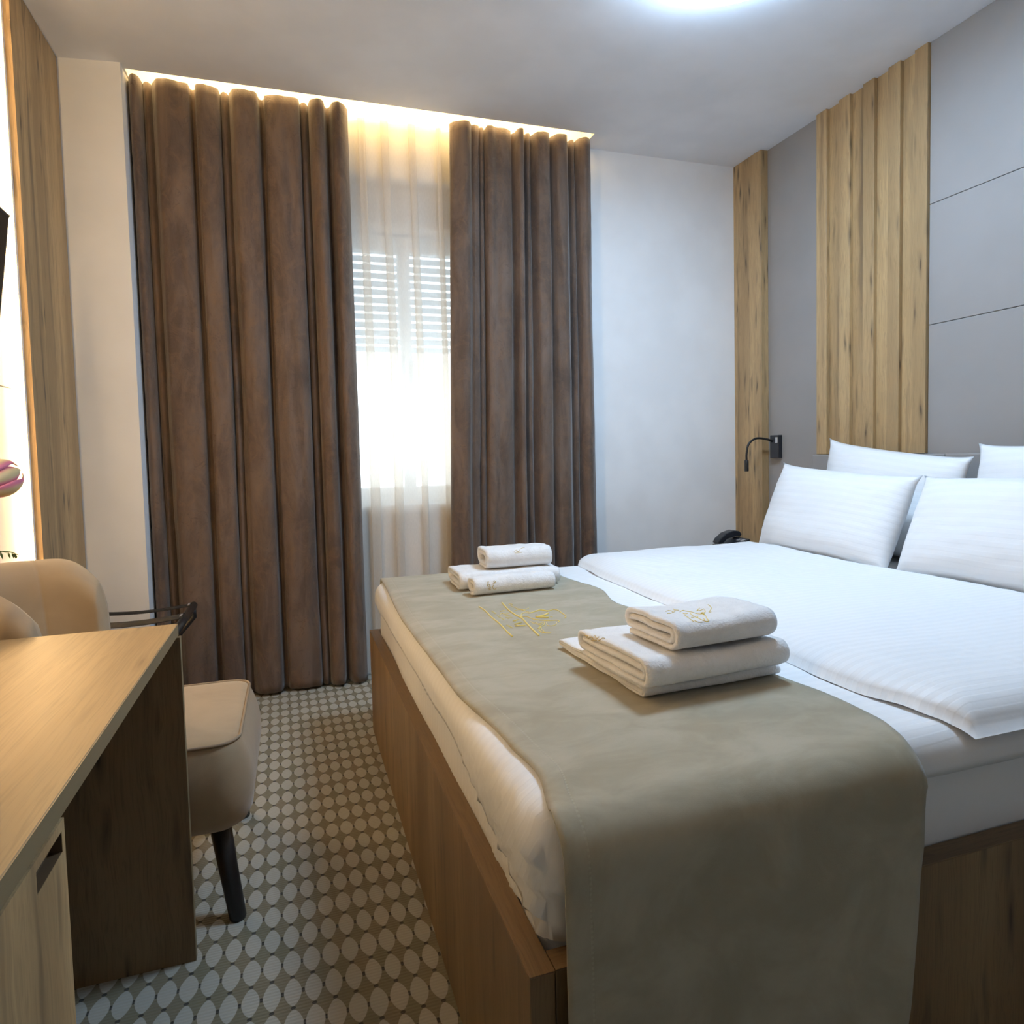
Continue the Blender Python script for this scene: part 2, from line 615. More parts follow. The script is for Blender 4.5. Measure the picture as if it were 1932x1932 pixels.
def grid_faces(nu, nv, off=0, flip=False):
    f = []
    for i in range(nu - 1):
        for j in range(nv - 1):
            a = off + i * nv + j
            q = (a, a + nv, a + nv + 1, a + 1)
            f.append(q[::-1] if flip else q)
    return f


def embroider(name, target, strokes, radius, mat, parent):
    """thread sewn on a cloth: picture strokes are carried onto the cloth's surface"""
    dg = bpy.context.evaluated_depsgraph_get()
    dg.update()
    bm = bmesh.new()
    bm.from_object(target, dg)
    bm.transform(Matrix.Translation(world_loc(target)))
    tree = BVHTree.FromBMesh(bm)
    V, Fc = [], []
    for st in strokes:
        rr = radius
        if isinstance(st[0], (int, float)):
            rr, st = st[0], st[1:]
        pts = [Vector((a, b, 0)) for a, b in st]
        if len(pts) > 2:
            pts = spline(pts, 5)
        out = []
        for i in range(len(pts) - 1):
            for k in range(3):
                out.append(pts[i].lerp(pts[i + 1], k / 3))
        out.append(pts[-1])
        w = []
        for p in out:
            hit, nrm, idx, dist = tree.ray_cast(CAM, ray(p.x, p.y).normalized())
            if hit is not None:
                if nrm.dot(ray(p.x, p.y)) > 0:
                    nrm = -nrm
                q = hit + nrm * rr * 0.35
                if not w or (q - w[-1]).length > 0.0003:
                    w.append(q)
        if len(w) >= 2:
            v, f = tube_data(w, rr, 5)
            o = len(V)
            V += v
            Fc += [tuple(i + o for i in q) for q in f]
    bm.free()
    if V:
        return mesh_obj(name, V, Fc, mat, parent, True)


# ================================================================== ROOM
HC = 2.76            # ceiling height
YW = 3.41            # window wall
XL = -0.88           # left wall surface
XW = 2.594           # right wall surface
YB = -1.5            # wall behind the camera
YS = 3.247           # front edge of the curtain slot
DESK_Z = 0.750

structure(box('floor', XL - 0.1, XW + 0.1, YB - 0.1, YW + 0.35, -0.05, 0.0, M['carpet']), 'patterned carpet of pale lozenges with dark dots on olive ground')
bpy.data.objects['floor'].data.transform(Matrix.Translation(bpy.data.objects['floor'].location))
bpy.data.objects['floor'].location = (0, 0, 0)


def multi_box(name, boxes, mat, parent=None):
    V, Fc = [], []
    for b in boxes:
        v, f = box_data(*b)
        o = len(V)
        V += v
        Fc += [tuple(i + o for i in q) for q in f]
    return mesh_obj(name, V, Fc, mat, parent)


SX0, SX1 = -0.600, 1.569
structure(multi_box('ceiling', [
    (XL - 0.1, XW + 0.1, YB - 0.1, YS, HC, HC + 0.16),
    (SX1, XW + 0.1, YS, YW + 0.1, HC, HC + 0.16),
    (XL - 0.1, SX0, YS, YW + 0.1, HC, HC + 0.16),
    (SX0, SX1, YS, YW + 0.1, HC + 0.10, HC + 0.16)], M['ceiling']), 'white ceiling with a lit curtain slot at the window')

# window wall, with the opening
WX0, WX1, WZ0, WZ1 = 0.16, 1.18, 0.845, 2.49
structure(multi_box('wall_back', [
    (XL - 0.1, WX0, YW, YW + 0.22, 0, HC + 0.16),
    (WX1, XW + 0.1, YW, YW + 0.22, 0, HC + 0.16),
    (WX0, WX1, YW, YW + 0.22, 0, WZ0),
    (WX0, WX1, YW, YW + 0.22, WZ1, HC + 0.16)], M['white_wall']), 'white painted wall around the window')
structure(box('wall_front', XL - 0.1, XW + 0.1, YB - 0.1, YB, 0, HC, M['white_wall']))
wl = structure(box('wall_left', XL - 0.1, XL - 0.012, YB, YW, 0, HC, M['white_wall']), 'cream panelled wall behind the television')
box('panel', XL - 0.012, XL, YB, 2.735, 0.0, 1.3600, M['left_panel'], wl, 0.0015, 1)
box('panel', XL - 0.012, XL, YB, 2.735, 1.3635, HC, M['left_panel'], wl, 0.0015, 1)
structure(prism('wall_column', [(-0.88, 3.231), (-0.843, 3.231), (-0.608, 3.203), (-0.602, YW), (-0.88, YW)], 0, HC, M['white_wall']), 'white boxed-in column beside the brown curtain')

# right wall with slats and panels
wr = structure(box('wall_right', XW, XW + 0.1, YB, YW, 0, HC, M['grey']), 'grey panelled wall with oak slats behind the bed')
box('corner_board', 2.546, XW, 3.167, YW, 0, HC, M['wood_z'], wr, 0.0015, 1)
ys = [2.774, 2.707, 2.630, 2.562, 2.485, 2.423, 2.349, 2.287, 2.217, 2.155]
box('slat_backing', 2.586, XW, 2.155, 2.774, 1.062, HC, M['wood_z'], wr)
for a, b in ((0, 1), (2, 3), (4, 5), (6, 7), (8, 9)):
    box('slat', 2.566, 2.586, ys[b], ys[a], 1.062, HC, M['wood_z'], wr, 0.0015, 1)
# grooves show as the dark reveal beside each batten
for (z0, z1) in ((0.0, 1.6010), (1.6032, 2.1005), (2.1027, HC)):
    box('panel', 2.580, XW, YB, 2.153, z0, z1, M['grey'], wr, 0.0015, 1)

# headboard
hb = thing('headboard', 'low grey padded headboard along the slatted wall behind the pillows', 'headboard', (2.56, 1.75, 0))
for (a, b) in ((0.60, 1.32), (1.322, 2.04), (2.042, 2.774)):
    box('headboard_panel', 2.540, 2.5655, a, b, 0.06, 1.060, M['grey'], hb, 0.004, 2)

# oak panel with the LED edge, left
pl = thing('oak_wall_panel', 'tall oak board on the left wall with a glowing edge beside the column', 'wall panel', (-0.86, 2.98, 0))
for k in range(3):
    a, b = 2.737 + k * 0.1645, 2.737 + (k + 1) * 0.1645
    box('board', XL + 0.001, -0.843, a + 0.0002, min(b, 3.2295) - 0.0002, 0.0, HC - 0.001, M['wood_z'], pl)
ls = thing('led_strip', 'bright warm LED strip running up the edge of the oak board', 'light strip', (-0.868, 2.734, 0))
box('carrier', -0.8655, -0.8625, 2.7235, 2.7368, 0.0, HC - 0.002, M['pvc'], ls)
box('light_tape', -0.8675, -0.8655, 2.7240, 2.7340, 0.0, HC - 0.002, M['strip'], ls)

# its twin on the near side of the television, lighting the niche from the other end
pn = thing('oak_wall_panel', 'tall oak board on the left wall above the desk, nearer the door', 'wall panel', (-0.86, 0.55, DESK_Z))
for k in range(3):
    a = 0.30 + k * 0.1645
    box('board', XL + 0.001, -0.843, a + 0.0002, a + 0.1643, DESK_Z + 0.002, HC - 0.001, M['wood_z'], pn)
ls2 = thing('led_strip', 'warm LED strip running up the edge of the oak board above the desk', 'light strip', (-0.868, 0.797, DESK_Z))
box('carrier', XL + 0.002, -0.846, 0.7938, 0.7955, DESK_Z + 0.002, HC - 0.002, M['pvc'], ls2)
box('light_tape', XL + 0.010, -0.856, 0.7955, 0.7970, DESK_Z + 0.002, HC - 0.002, M['strip2'], ls2)

# cove LED in the curtain slot
cv = thing('cove_light_strip', 'warm LED strip hidden in the ceiling slot above the curtains', 'light strip', (0.48, YS + 0.03, HC + 0.07))
box('carrier', SX0 + 0.01, SX1 - 0.01, YS + 0.001, YS + 0.010, HC + 0.05, HC + 0.08, M['pvc'], cv)
box('light_tape', SX0 + 0.015, SX1 - 0.015, YS + 0.010, YS + 0.013, HC + 0.055, HC + 0.075, M['cove'], cv)

# ------------------------------------------------------------------ window
w1 = structure(thing('window_1', 'white framed two-sash window glowing behind the sheer curtain', 'window', (0.67, YW + 0.10, WZ0)))
del w1['category']
FY0, FY1 = YW + 0.09, YW + 0.15
FT = 2.235
for nm, b in (('frame_side', (WX0, WX0 + 0.06, FY0, FY1, WZ0, FT)), ('frame_side', (WX1 - 0.06, WX1, FY0, FY1, WZ0, FT)),
              ('frame_bottom', (WX0 + 0.06, WX1 - 0.06, FY0, FY1, WZ0, WZ0 + 0.06)), ('frame_top', (WX0 + 0.06, WX1 - 0.06, FY0, FY1, FT - 0.05, FT)),
              ('mullion', (0.580, 0.604, FY0 - 0.01, FY1, WZ0 + 0.06, FT - 0.05))):
    box(nm, *b, M['pvc'], w1, 0.004, 2)
for (a, b) in ((WX0 + 0.06, 0.580), (0.604, WX1 - 0.06)):
    for nm, q in (('sash_stile', (a, a + 0.020, WZ0 + 0.06, FT - 0.05)), ('sash_stile', (b - 0.020, b, WZ0 + 0.06, FT - 0.05)),
                  ('sash_rail', (a + 0.020, b - 0.020, WZ0 + 0.06, WZ0 + 0.10)), ('sash_rail', (a + 0.020, b - 0.020, FT - 0.08, FT - 0.05))):
        box(nm, q[0], q[1], FY0 + 0.005, FY1 - 0.005, q[2], q[3], M['pvc'], w1, 0.004, 2)
    box('pane', a + 0.020, b - 0.020, FY0 + 0.025, FY0 + 0.033, WZ0 + 0.10, FT - 0.08, M['glass'], w1)
box('handle', 0.618, 0.634, FY0 - 0.035, FY0 + 0.004, 1.48, 1.60, M['pvc'], w1, 0.004, 2)
box('window_sill', WX0, WX1, YW + 0.002, FY0, WZ0 - 0.0, WZ0 + 0.012, M['pvc'], w1, 0.003, 2)
rs = thing('roller_shutter', 'pale roller shutter half lowered outside the window', 'shutter', (0.67, YW + 0.19, 1.62))
box('shutter_box', WX0 + 0.001, WX1 - 0.001, YW + 0.085, YW + 0.215, FT + 0.012, WZ1 - 0.001, M['pvc'], rs, 0.004, 2)
for sx in (WX0 + 0.001, WX1 - 0.031):
    box('guide_rail', sx, sx + 0.03, YW + 0.165, YW + 0.205, WZ0, FT + 0.012, M['pvc'], rs)
z = FT + 0.004
while z > 1.66:
    v, f = tube_data([(WX0 + 0.032, YW + 0.185, z - 0.0155), (WX1 - 0.032, YW + 0.185, z - 0.0155)], 0.0155, 10)
    v = [(p.x, YW + 0.185 + (p.y - YW - 0.185) * 0.35, p.z) for p in v]
    mesh_obj('slat', v, f, M['shutter'], rs, True)
    z -= 0.0425


# ------------------------------------------------------------------ curtains
def widen(tab, w=0.0125):
    """give the deep creases a flat bottom so that they read as open pleats"""
    out = []
    for i, (x, d) in enumerate(tab):
        if d >= 0.8 and 0 < i < len(tab) - 1:
            ww = w * 1.45 if d >= 0.97 else w
            out += [(x - ww, d), (x + ww, d)]
        else:
            if out and x <= out[-1][0] + 0.006:
                x = out[-1][0] + 0.006
            out.append((x, d))
    return out


def curtain(name, tab, y_front, y_back, z0, z1, mat, seed, thick=0.004, nx_step=0.005, wr_amp=0.004, wander=0.006):
    x0, x1 = tab[0][0], tab[-1][0]
    nu = int((x1 - x0) / nx_step) + 1
    nv = 70
    cre = [x0]
    for x, d in tab:
        if d >= 0.68:
            if x - cre[-1] < 0.03:
                cre[-1] = (x + cre[-1]) / 2 if len(cre) > 1 else cre[-1]
            else:
                cre.append(x)
    if x1 - cre[-1] < 0.03 and len(cre) > 1:
        cre.pop()
    cre.append(x1)
    V = []
    for i in range(nu):
        x = x0 + (x1 - x0) * i / (nu - 1)
        for j in range(nv):
            t = j / (nv - 1)
            z = z0 + (z1 - z0) * t
            edge = min(1.0, (x - x0) / 0.05, (x1 - x) / 0.05)
            xx = x + wander * nz(x * 7 + seed, z * 0.8, 3.1) * (1 - t) * 2.2 * edge
            d = lerp_table(tab, xx)
            k = 0
            while k < len(cre) - 2 and cre[k + 1] < xx:
                k += 1
            rt = min(1.0, max(0.0, (xx - cre[k]) / max(1e-4, cre[k + 1] - cre[k])))
            d = 0.62 * d + 0.38 * abs(2 * rt - 1) ** 1.6
            d = d * (0.80 + 0.20 * t) + 0.10 * (1 - t) * (0.5 + nz(x * 9, z * 0.7, seed))
            y = y_front + (y_back - y_front) * d
            y += 0.011 * nz(x * 21 + 2 * nz(x * 3, z * 0.6, seed), z * 0.45, seed) * (1 - abs(2 * d - 1) * 0.3)
            y += wr_amp * nz(x * 30, z * 6, seed * 2.0) + wr_amp * 0.6 * nz(x * 60 + z * 22, z * 25, seed)
            z_l = z + (0.007 * nz(x * 11, seed, 5.0) if j == 0 else 0)
            V.append((x, y, z_l))
    o = mesh_obj(name, V, grid_faces(nu, nv), mat, None, True)
    md = o.modifiers.new('thickness', 'SOLIDIFY')
    md.thickness = thick
    md.offset = 1.0
    return o


LT = [(-.600, .6), (-.592, .2), (-.56, .12), (-.533, 1), (-.511, .6), (-.484, .08), (-.42, .25), (-.37, .1), (-.351, .85), (-.333, .2), (-.29, .32),
      (-.25, .1), (-.223, 1), (-.20, .65), (-.178, .1), (-.13, .22), (-.09, .05), (-.066, .9), (-.048, .3), (.02, .45), (.09, .1), (.119, 1), (.15, .1),
      (.20, .05), (.224, .85), (.25, .2), (.295, .25), (.314, .5)]
RT = [(.815, .5), (.827, .15), (.894, .2), (.92, .65), (.937, .3), (.957, .25), (.976, 1), (.993, .05), (1.011, .1), (1.054, .55), (1.10, .45), (1.125, .5), (1.143, .85),
      (1.156, .15), (1.179, .15), (1.224, 1), (1.269, .2), (1.324, .2), (1.343, .7), (1.371, .2), (1.417, .25), (1.474, 1), (1.502, .2), (1.56, .25), (1.566, .4)]
# the right curtain drops to the left towards its hem
tag(curtain('velvet_curtain', widen(LT), 3.258, 3.352, 0.014, 2.752, M['curtain'], 1.7), 'wide brown velvet curtain hanging beside the white column', 'curtain', 'brown velvet curtains')
cr = curtain('velvet_curtain', widen(RT), 3.258, 3.352, 0.014, 2.748, M['curtain'], 5.2)
for v in cr.data.vertices:
    w = v.co.x + cr.location.x
    t = 1 - (v.co.z / 2.74)
    k = (1.57 - w) / 0.75
    v.co.x += -0.072 * k * t
tag(cr, 'narrower brown velvet curtain hanging beside the bare white wall', 'curtain', 'brown velvet curtains')

def sheer():
    """voile gathered into soft pleats that lie over one another"""
    nu, nv = 620, 46
    x0, x1, z0, z1 = -0.54, 1.53, 0.016, 2.748
    V = []
    for i in range(nu):
        s_ = i / (nu - 1)
        xb = x0 + (x1 - x0) * s_
        ph = 2 * math.pi * (xb / 0.122 + 0.35 * nz(xb * 3.1, 1.7)) + 2.4
        for j in range(nv):
            t = j / (nv - 1)
            amp = 0.044 + 0.010 * nz(xb * 4, t * 1.5, 2.0)
            x = xb + amp * math.sin(ph + 0.8 * nz(xb * 2, t * 1.3, 6.0)) + 0.006 * math.sin(2.3 * ph) * t
            y = 3.386 + 0.011 * math.cos(ph + 0.8 * nz(xb * 2, t * 1.3, 6.0)) + 0.004 * math.sin(2.3 * ph + 1)
            V.append((x, y, z0 + (z1 - z0) * t))
    return mesh_obj('sheer_curtain', V, grid_faces(nu, nv), M['sheer'], None, True)


sh = sheer()
tag(sh, 'thin cream sheer curtain lit by the window between the brown curtains', 'curtain')

# ------------------------------------------------------------------ ceiling lamp
LX, LY = 1.417, 1.886
cl = thing('ceiling_lamp', 'round white flush ceiling lamp above the bed', 'lamp', (LX, LY, HC))


def lathe(name, cx, cy, prof, mat, parent=None, n=48):
    V, Fc = [], []
    for r, z in prof:
        for k in range(n):
            t = 2 * math.pi * k / n
            V.append((cx + r * math.cos(t), cy + r * math.sin(t), z))
    for i in range(len(prof) - 1):
        for k in range(n):
            a, b = i * n + k, i * n + (k + 1) % n
            Fc.append((a, b, b + n, a + n))
    Fc.append(tuple(range(n - 1, -1, -1)))
    Fc.append(tuple((len(prof) - 1) * n + k for k in range(n)))
    return mesh_obj(name, V, Fc, mat, parent, False)


lathe('base_ring', LX, LY, [(0.255, HC - 0.0005), (0.276, HC - 0.001), (0.279, HC - 0.036), (0.262, HC - 0.038)], M['pvc'], cl)
lathe('diffuser', LX, LY, [(0.262, HC - 0.0385), (0.276, HC - 0.042), (0.278, HC - 0.049), (0.272, HC - 0.058), (0.25, HC - 0.066), (0.16, HC - 0.072), (0.05, HC - 0.074)], M['lamp'], cl)

# ================================================================== BED
bed = thing('bed', 'large oak box bed with a white mattress, foot towards the desk', 'bed', (1.4, 1.75, 0))
BZ = 0.410
BX0, BY0, BY1 = 0.271, 0.800, 2.700


def board(name, x0, x1, y0, y1, z1, upright, cap, cap_h=0.0022):
    o = box(name, x0, x1, y0, y1, 0.0, z1 - cap_h, upright, bed, 0.001, 1)
    box('top_edge', x0, x1, y0, y1, z1 - cap_h, z1, cap, o)
    return o


board('footboard', BX0, BX0 + 0.036, BY0, BY1, BZ, M['wood_bed'], M['wood_bed_y'])
board('side_board', BX0 + 0.0375, 2.535, BY0 + 0.001, BY0 + 0.038, BZ, M['wood_bed'], M['wood_bed_x'])
board('side_board', BX0 + 0.0375, 2.535, BY1 - 0.038, BY1 - 0.001, BZ, M['wood_bed'], M['wood_bed_x'])
box('slat_base', BX0 + 0.038, 2.53, BY0 + 0.039, BY1 - 0.039, 0.22, 0.25, M['wood_bed_y'], bed)

MX0, MX1, MY0, MY1, MZ0, MZ1 = 0.312, 2.52, 0.842, 2.658, 0.252, 0.602


def mattress():
    """rounded slab with sheet wrinkles; the foot end and its near corner are rumpled"""
    R = 0.055
    V, Fc = [], []
    # perimeter walk (rounded rectangle) x vertical profile
    per = []
    stp = 0.012

    def arc(cx, cy, a0, a1, n=8):
        for k in range(n + 1):
            a = a0 + (a1 - a0) * k / n
            per.append((cx + R * math.cos(a), cy + R * math.sin(a), math.cos(a), math.sin(a)))
    arc(MX0 + R, MY1 - R, math.pi / 2, math.pi)
    n = int((MY1 - MY0 - 2 * R) / stp)
    for k in range(1, n):
        per.append((MX0, MY1 - R - (MY1 - MY0 - 2 * R) * k / n, -1, 0))
    arc(MX0 + R, MY0 + R, math.pi, 1.5 * math.pi)
    n = int((MX1 - MX0 - 2 * R) / 0.03)
    for k in range(1, n):
        per.append((MX0 + R + (MX1 - MX0 - 2 * R) * k / n, MY0, 0, -1))
    arc(MX1 - R, MY0 + R, -math.pi / 2, 0)
    per.append((MX1, (MY0 + MY1) / 2, 1, 0))
    arc(MX1 - R, MY1 - R, 0, math.pi / 2)
    for k in range(1, n):
        per.append((MX1 - R - (MX1 - MX0 - 2 * R) * k / n, MY1, 0, 1))
    prof = []  # (inset, z)
    for k in range(5):
        a = math.pi / 2 * k / 4
        prof.append((0.03 * (1 - math.sin(a)), MZ0 + 0.03 * (1 - math.cos(a))))
    for k in range(1, 14):
        prof.append((0.0, MZ0 + 0.03 + (MZ1 - MZ0 - 0.03 - 0.06) * k / 13))
    for k in range(1, 9):
        a = math.pi / 2 * k / 8
        prof.append((0.06 * (1 - math.cos(a)), MZ1 - 0.06 + 0.06 * math.sin(a)))
    NP = len(per)
    for ins, z in prof:
        t = (z - MZ0) / (MZ1 - MZ0)
        for (x, y, nx, ny) in per:
            bulge = 0.0
            w = max(0.0, min(1.0, (z - 0.36) / 0.06)) * max(0.0, min(1.0, (MZ1 + 0.01 - z) / 0.05))
            if nx < -0.2:      # foot end
                ph = y + 0.03 * math.sin((z - 0.4) * 9) + 0.015 * nz(y * 5, z * 8, 2.0)
                bulge += w * (0.0018 * math.sin(ph * 2 * math.pi / 0.026) * (0.6 + 0.8 * nz(y * 6, 1.0)))
                bulge += w * 0.010 * (0.5 + nz(y * 3.1, z * 4, 4.0))
                near = max(0.0, min(1.0, (1.35 - y) / 0.45))
                g = (z - 0.41) * 1.5 + (y - 0.85) * 0.55
                bulge += w * near * 0.0075 * (math.sin(g * 2 * math.pi / 0.060 + 3 * nz(y * 4, z * 5)) + 0.6 * nz(y * 20, z * 30, 1.0))
            elif ny < -0.2:
                bulge += w * 0.004 * nz(x * 4, z * 7, 8.0)
            V.append((x - nx * ins + nx * bulge, y - ny * ins + ny * bulge, z))
    for i in range(len(prof) - 1):
        for k in range(NP):
            a, b = i * NP + k, i * NP + (k + 1) % NP
            Fc.append((a, b, b + NP, a + NP))
    Fc.append(tuple(range(NP - 1, -1, -1)))
    Fc.append(tuple((len(prof) - 1) * NP + k for k in range(NP)))
    return mesh_obj('mattress', V, Fc, M['linen_y'], bed, True)


mattress()['label'] = 'thick mattress in a white fitted sheet'


def drape(c, lo, hi, R, top):
    """one axis of a cloth laid over a slab: returns position and drop for path coordinate c"""
    if lo + R <= c <= hi - R:
        return c, 0.0
    if c < lo + R:
        s = lo + R - c
        sg, e = -1, lo + R
    else:
        s = c - (hi - R)
        sg, e = 1, hi - R
    q = R * math.pi / 2
    if s < q:
        a = s / R
        return e + sg * R * math.sin(a), R * (1 - math.cos(a))
    return e + sg * R, R + (s - q)


def cover():
    """thin quilted white cover with its hem hanging just past the mattress edge"""
    nx, ny = 110, 130
    top = MZ1 + 0.012
    V = []
    lo_x, lo_y, hi_y = MX0 - 0.024, MY0 - 0.030, MY1 + 0.022
    R = 0.055
    q = R * math.pi / 2
    for i in range(nx):
        for j in range(ny):
            a, b = (i / (nx - 1)) ** 1.15, j / (ny - 1)
            OX, OY = 0.14, 0.12
            cx = (lo_x + R - OX) + (2.45 - lo_x - R + OX) * a
            cy = (lo_y + R - OY) + (hi_y - lo_y - 2 * R + 2 * OY) * b
            ix, iy = max(cx, lo_x + R), min(max(cy, lo_y + R), hi_y - R)
            ex, ey = cx - ix, cy - iy
            s_ = math.hypot(ex, ey)
            x, y, drop = cx, cy, 0.0
            if s_ > 1e-6:
                f = max(abs(ex) / OX, abs(ey) / OY)
                # hem length: short on the side, longer where it is tucked in round the near foot corner
                near = min(1.0, max(0.0, (1.30 - iy) / 0.42))
                Lf = q + 0.030 + 0.108 * near * near * (3 - 2 * near) + 0.006 * nz(cy * 5, 2.0)
                Ln = q + 0.012 + 0.006 * nz(cx * 7, 5.0)
                tt = min(1.0, max(0.0, (ix - lo_x - R) / 0.10))
                if ey == 0.0:
                    Lh = Lf
                elif ex == 0.0:
                    Lh = Ln + (1 - tt) ** 2 * (Lf - Ln)
                else:
                    Lh = Lf
                se = f * Lh
                hx = R * math.sin(se / R) if se < q else R
                drop = R * (1 - math.cos(se / R)) if se < q else R + (se - q)
                hx -= max(0.0, drop - 0.095) * 0.22
                x, y = ix + ex / s_ * hx, iy + ey / s_ * hx
                w = min(1.0, drop / 0.03)
                rip = 0.0022 * math.sin(cy * 2 * math.pi / 0.03 + 4 * nz(cy * 5)) * (0.5 + 0.8 * nz(cy * 4, 7.0)) if ex < 0 else 0.004 * nz(cx * 5, 4.0)
                if ex < 0 and near > 0:
                    g = (top - drop) * 1.2 + (iy - 0.85) * 0.75
                    rip += near * 0.0085 * math.sin(g * 2 * math.pi / 0.055 + 3 * nz(iy * 4, drop * 6)) * min(1.0, drop / 0.06)
                rip += 0.004 * nz(cy * 4, 3.0)
                x += ex / s_ * rip * w
                y += ey / s_ * rip * w
            z = top - drop
            if drop < 0.01:
                z += 0.0016 * nz(cx * 9, cy * 9, 1.0)
            V.append((x, y, z))
    o = mesh_obj('bed_cover', V, grid_faces(nx, ny), M['linen_y'], None, True)
    md = o.modifiers.new('thickness', 'SOLIDIFY')
    md.thickness = 0.008
    md.offset = -1
    return o


tag(cover(), 'flat white satin-striped cover spread over the mattress', 'bed cover')
TOP = MZ1 + 0.0125


# ------------------------------------------------------------------ runner
RE = [(0.786, .928), (0.907, .966), (1.02, .968), (1.164, .952), (1.45, .962), (1.751, .980), (1.877, .962), (2.126, 1.012), (2.39, .984), (2.70, .96)]
LE = [(0.80, .312), (0.938, .334), (1.042, .326), (1.359, .302), (1.952, .296), (2.625, .318), (2.70, .32)]


def runner_top(x, y):
    b = 0.0025 * (nz(x * 5, y * 5, 3.3) + 0.4) + 0.0012 * nz(x * 14, y * 14, 1.0)
    return TOP + 0.0045 + max(0.0, b) + 0.0015 * max(0, nz(y * 8, x * 2, 9))


def runner():
    nu, nv = 56, 230
    YN, YF = 0.772, 2.716
    RR = 0.060
    q = RR * math.pi / 2
    top_len = YF - YN - 2 * RR
    hang_n, hang_f = 0.40, 0.22
    L = hang_n + q + top_len + q + hang_f
    V, UV = [], []
    for j in range(nv):
        s = L * j / (nv - 1)
        for i in range(nu):
            t = i / (nu - 1)
            if s < hang_n:
                dz = hang_n - s
                y, z, mode = YN, -RR - dz, 0
                hz = TOP - RR - dz
                lx = 0.312 + 0.02 * (dz > 0.2) * (dz - 0.2)
                rx = lin_table([(0.0, .872), (0.15, .872), (0.22, .886), (0.35, .908), (0.46, .923), (0.60, .926)], hz)
            else:
                s2 = s - hang_n
                if s2 < q:
                    a = s2 / RR
                    y, z, mode = YN + RR - RR * math.cos(a), -RR + RR * math.sin(a), 1
                elif s2 < q + top_len:
                    y, z, mode = YN + RR + (s2 - q), 0.0, 2
                elif s2 < 2 * q + top_len:
                    a = (s2 - q - top_len) / RR
                    y, z, mode = YF - RR + RR * math.sin(a), -RR + RR * math.cos(a), 3
                else:
                    y, z, mode = YF, -RR - (s2 - 2 * q - top_len), 4
                lx, rx = lerp_table(LE, y), lerp_table(RE, y)
            x = lx + (rx - lx) * t
            if mode == 2:
                zz = runner_top(x, y)
                y2 = y
                edge = min(1, (y - YN - RR) / 0.05)
                zz = (1 - edge) * (TOP + 0.006) + edge * zz
                # the foot edge sags a little over the mattress rim
                zz -= 0.010 * max(0.0, 1 - (x - lx) / 0.05) ** 2 * min(1, max(0, (0.345 - x) / 0.03))
                zz = max(zz, TOP + 0.003 - 0.010 * min(1, max(0, (0.335 - x) / 0.04)))
            else:
                zz = TOP + 0.006 + z
                wv = 0.006 * math.sin(x * 9 + 1.2) + 0.006 * nz(x * 4, zz * 3, 6.0)
                k = min(1.0, max(0.0, -z / 0.15))
                crease = 0.005 * nz(x * 16, zz * 10, 2.0) * math.exp(-((zz - 0.54) / 0.06) ** 2)
                y2 = y - (abs(wv) * k + max(0, crease)) if mode < 2 else y + 0.004 * k
                if mode < 2 and t > 0.8:
                    y2 -= 0.012 * ((t - 0.8) / 0.2) ** 2 * min(1.0, max(0.0, (-z - 0.2) / 0.2))
            V.append((x, y2, zz))
            UV.append((x - lx, s))
    fs = grid_faces(nv, nu, 0, True)
    o = mesh_obj('bed_runner', V, fs, M['runner'], None, True, UV)
    md = o.modifiers.new('thickness', 'SOLIDIFY')
    md.thickness = 0.0028
    md.offset = 0.0
    return o


run = tag(runner(), 'olive beige suede runner with gold emblem draped across the foot of the bed', 'bed runner')
S1 = 0.0932


def zs(strokes, x0, y0, sc):
    out = []
    for st in strokes:
        if isinstance(st[0], (int, float)):
            out.append([st[0]] + [(x0 + a * sc, y0 + b * sc) for a, b in st[1:]])
        else:
            out.append([(x0 + a * sc, y0 + b * sc) for a, b in st])
    return out


emb = [
    [0.0022, (40, 160), (160, 240), (300, 380), (450, 500), (600, 660), (715, 765)],
    [0.0025, (505, 80), (640, 230), (780, 330), (900, 390), (980, 470), (1100, 600), (1255, 750)],
    [0.0016, (1780, 390), (1800, 350), (1720, 290), (1640, 235), (1540, 220), (1440, 245), (1300, 225), (1200, 245), (1080, 290), (960, 285), (905, 310), (895, 350), (920, 380)],
    [(1080, 275), (1200, 255), (1300, 240), (1440, 255)],
    [0.0014, (920, 360), (1020, 365), (1120, 405), (1220, 425), (1330, 440), (1480, 450), (1600, 435), (1665, 450), (1640, 475)],
    [0.0028, (1440, 300), (1340, 345), (1190, 375)], [0.0026, (1190, 375), (1450, 380)], [(1300, 290), (1340, 285)], [(1180, 325), (1220, 320)], [(1480, 365), (1530, 368)],
    [(1310, 440), (1390, 435), (1470, 425)],
    [0.0015, (1360, 470), (1365, 520), (1290, 570), (1255, 620), (1290, 665), (1380, 690), (1500, 695)],
    [(1400, 480), (1420, 530), (1500, 550), (1600, 520), (1610, 480)],
    [(1080, 460), (1150, 500), (1230, 510), (1300, 490), (1340, 460)],
    [(1100, 470), (1190, 480), (1260, 530), (1340, 500)],
    [(640, 110), (740, 165), (830, 200), (920, 215), (1000, 255), (1060, 270)], [(760, 240), (850, 220), (950, 230), (1050, 185)], [(650, 95), (720, 115)],
    [(1230, 600), (1290, 550), (1300, 610), (1360, 665)],
    [0.0018, (460, 255), (560, 240)], [(460, 330), (500, 295), (570, 310), (635, 295)], [(560, 350), (690, 325)], [(580, 385), (700, 360)], [(620, 402), (720, 385)],
    [0.0018, (730, 455), (800, 430), (850, 430)], [(770, 460), (820, 425)], [0.0022, (760, 520), (900, 485)], [0.0024, (770, 555), (980, 545)], [(800, 525), (850, 550)],
]
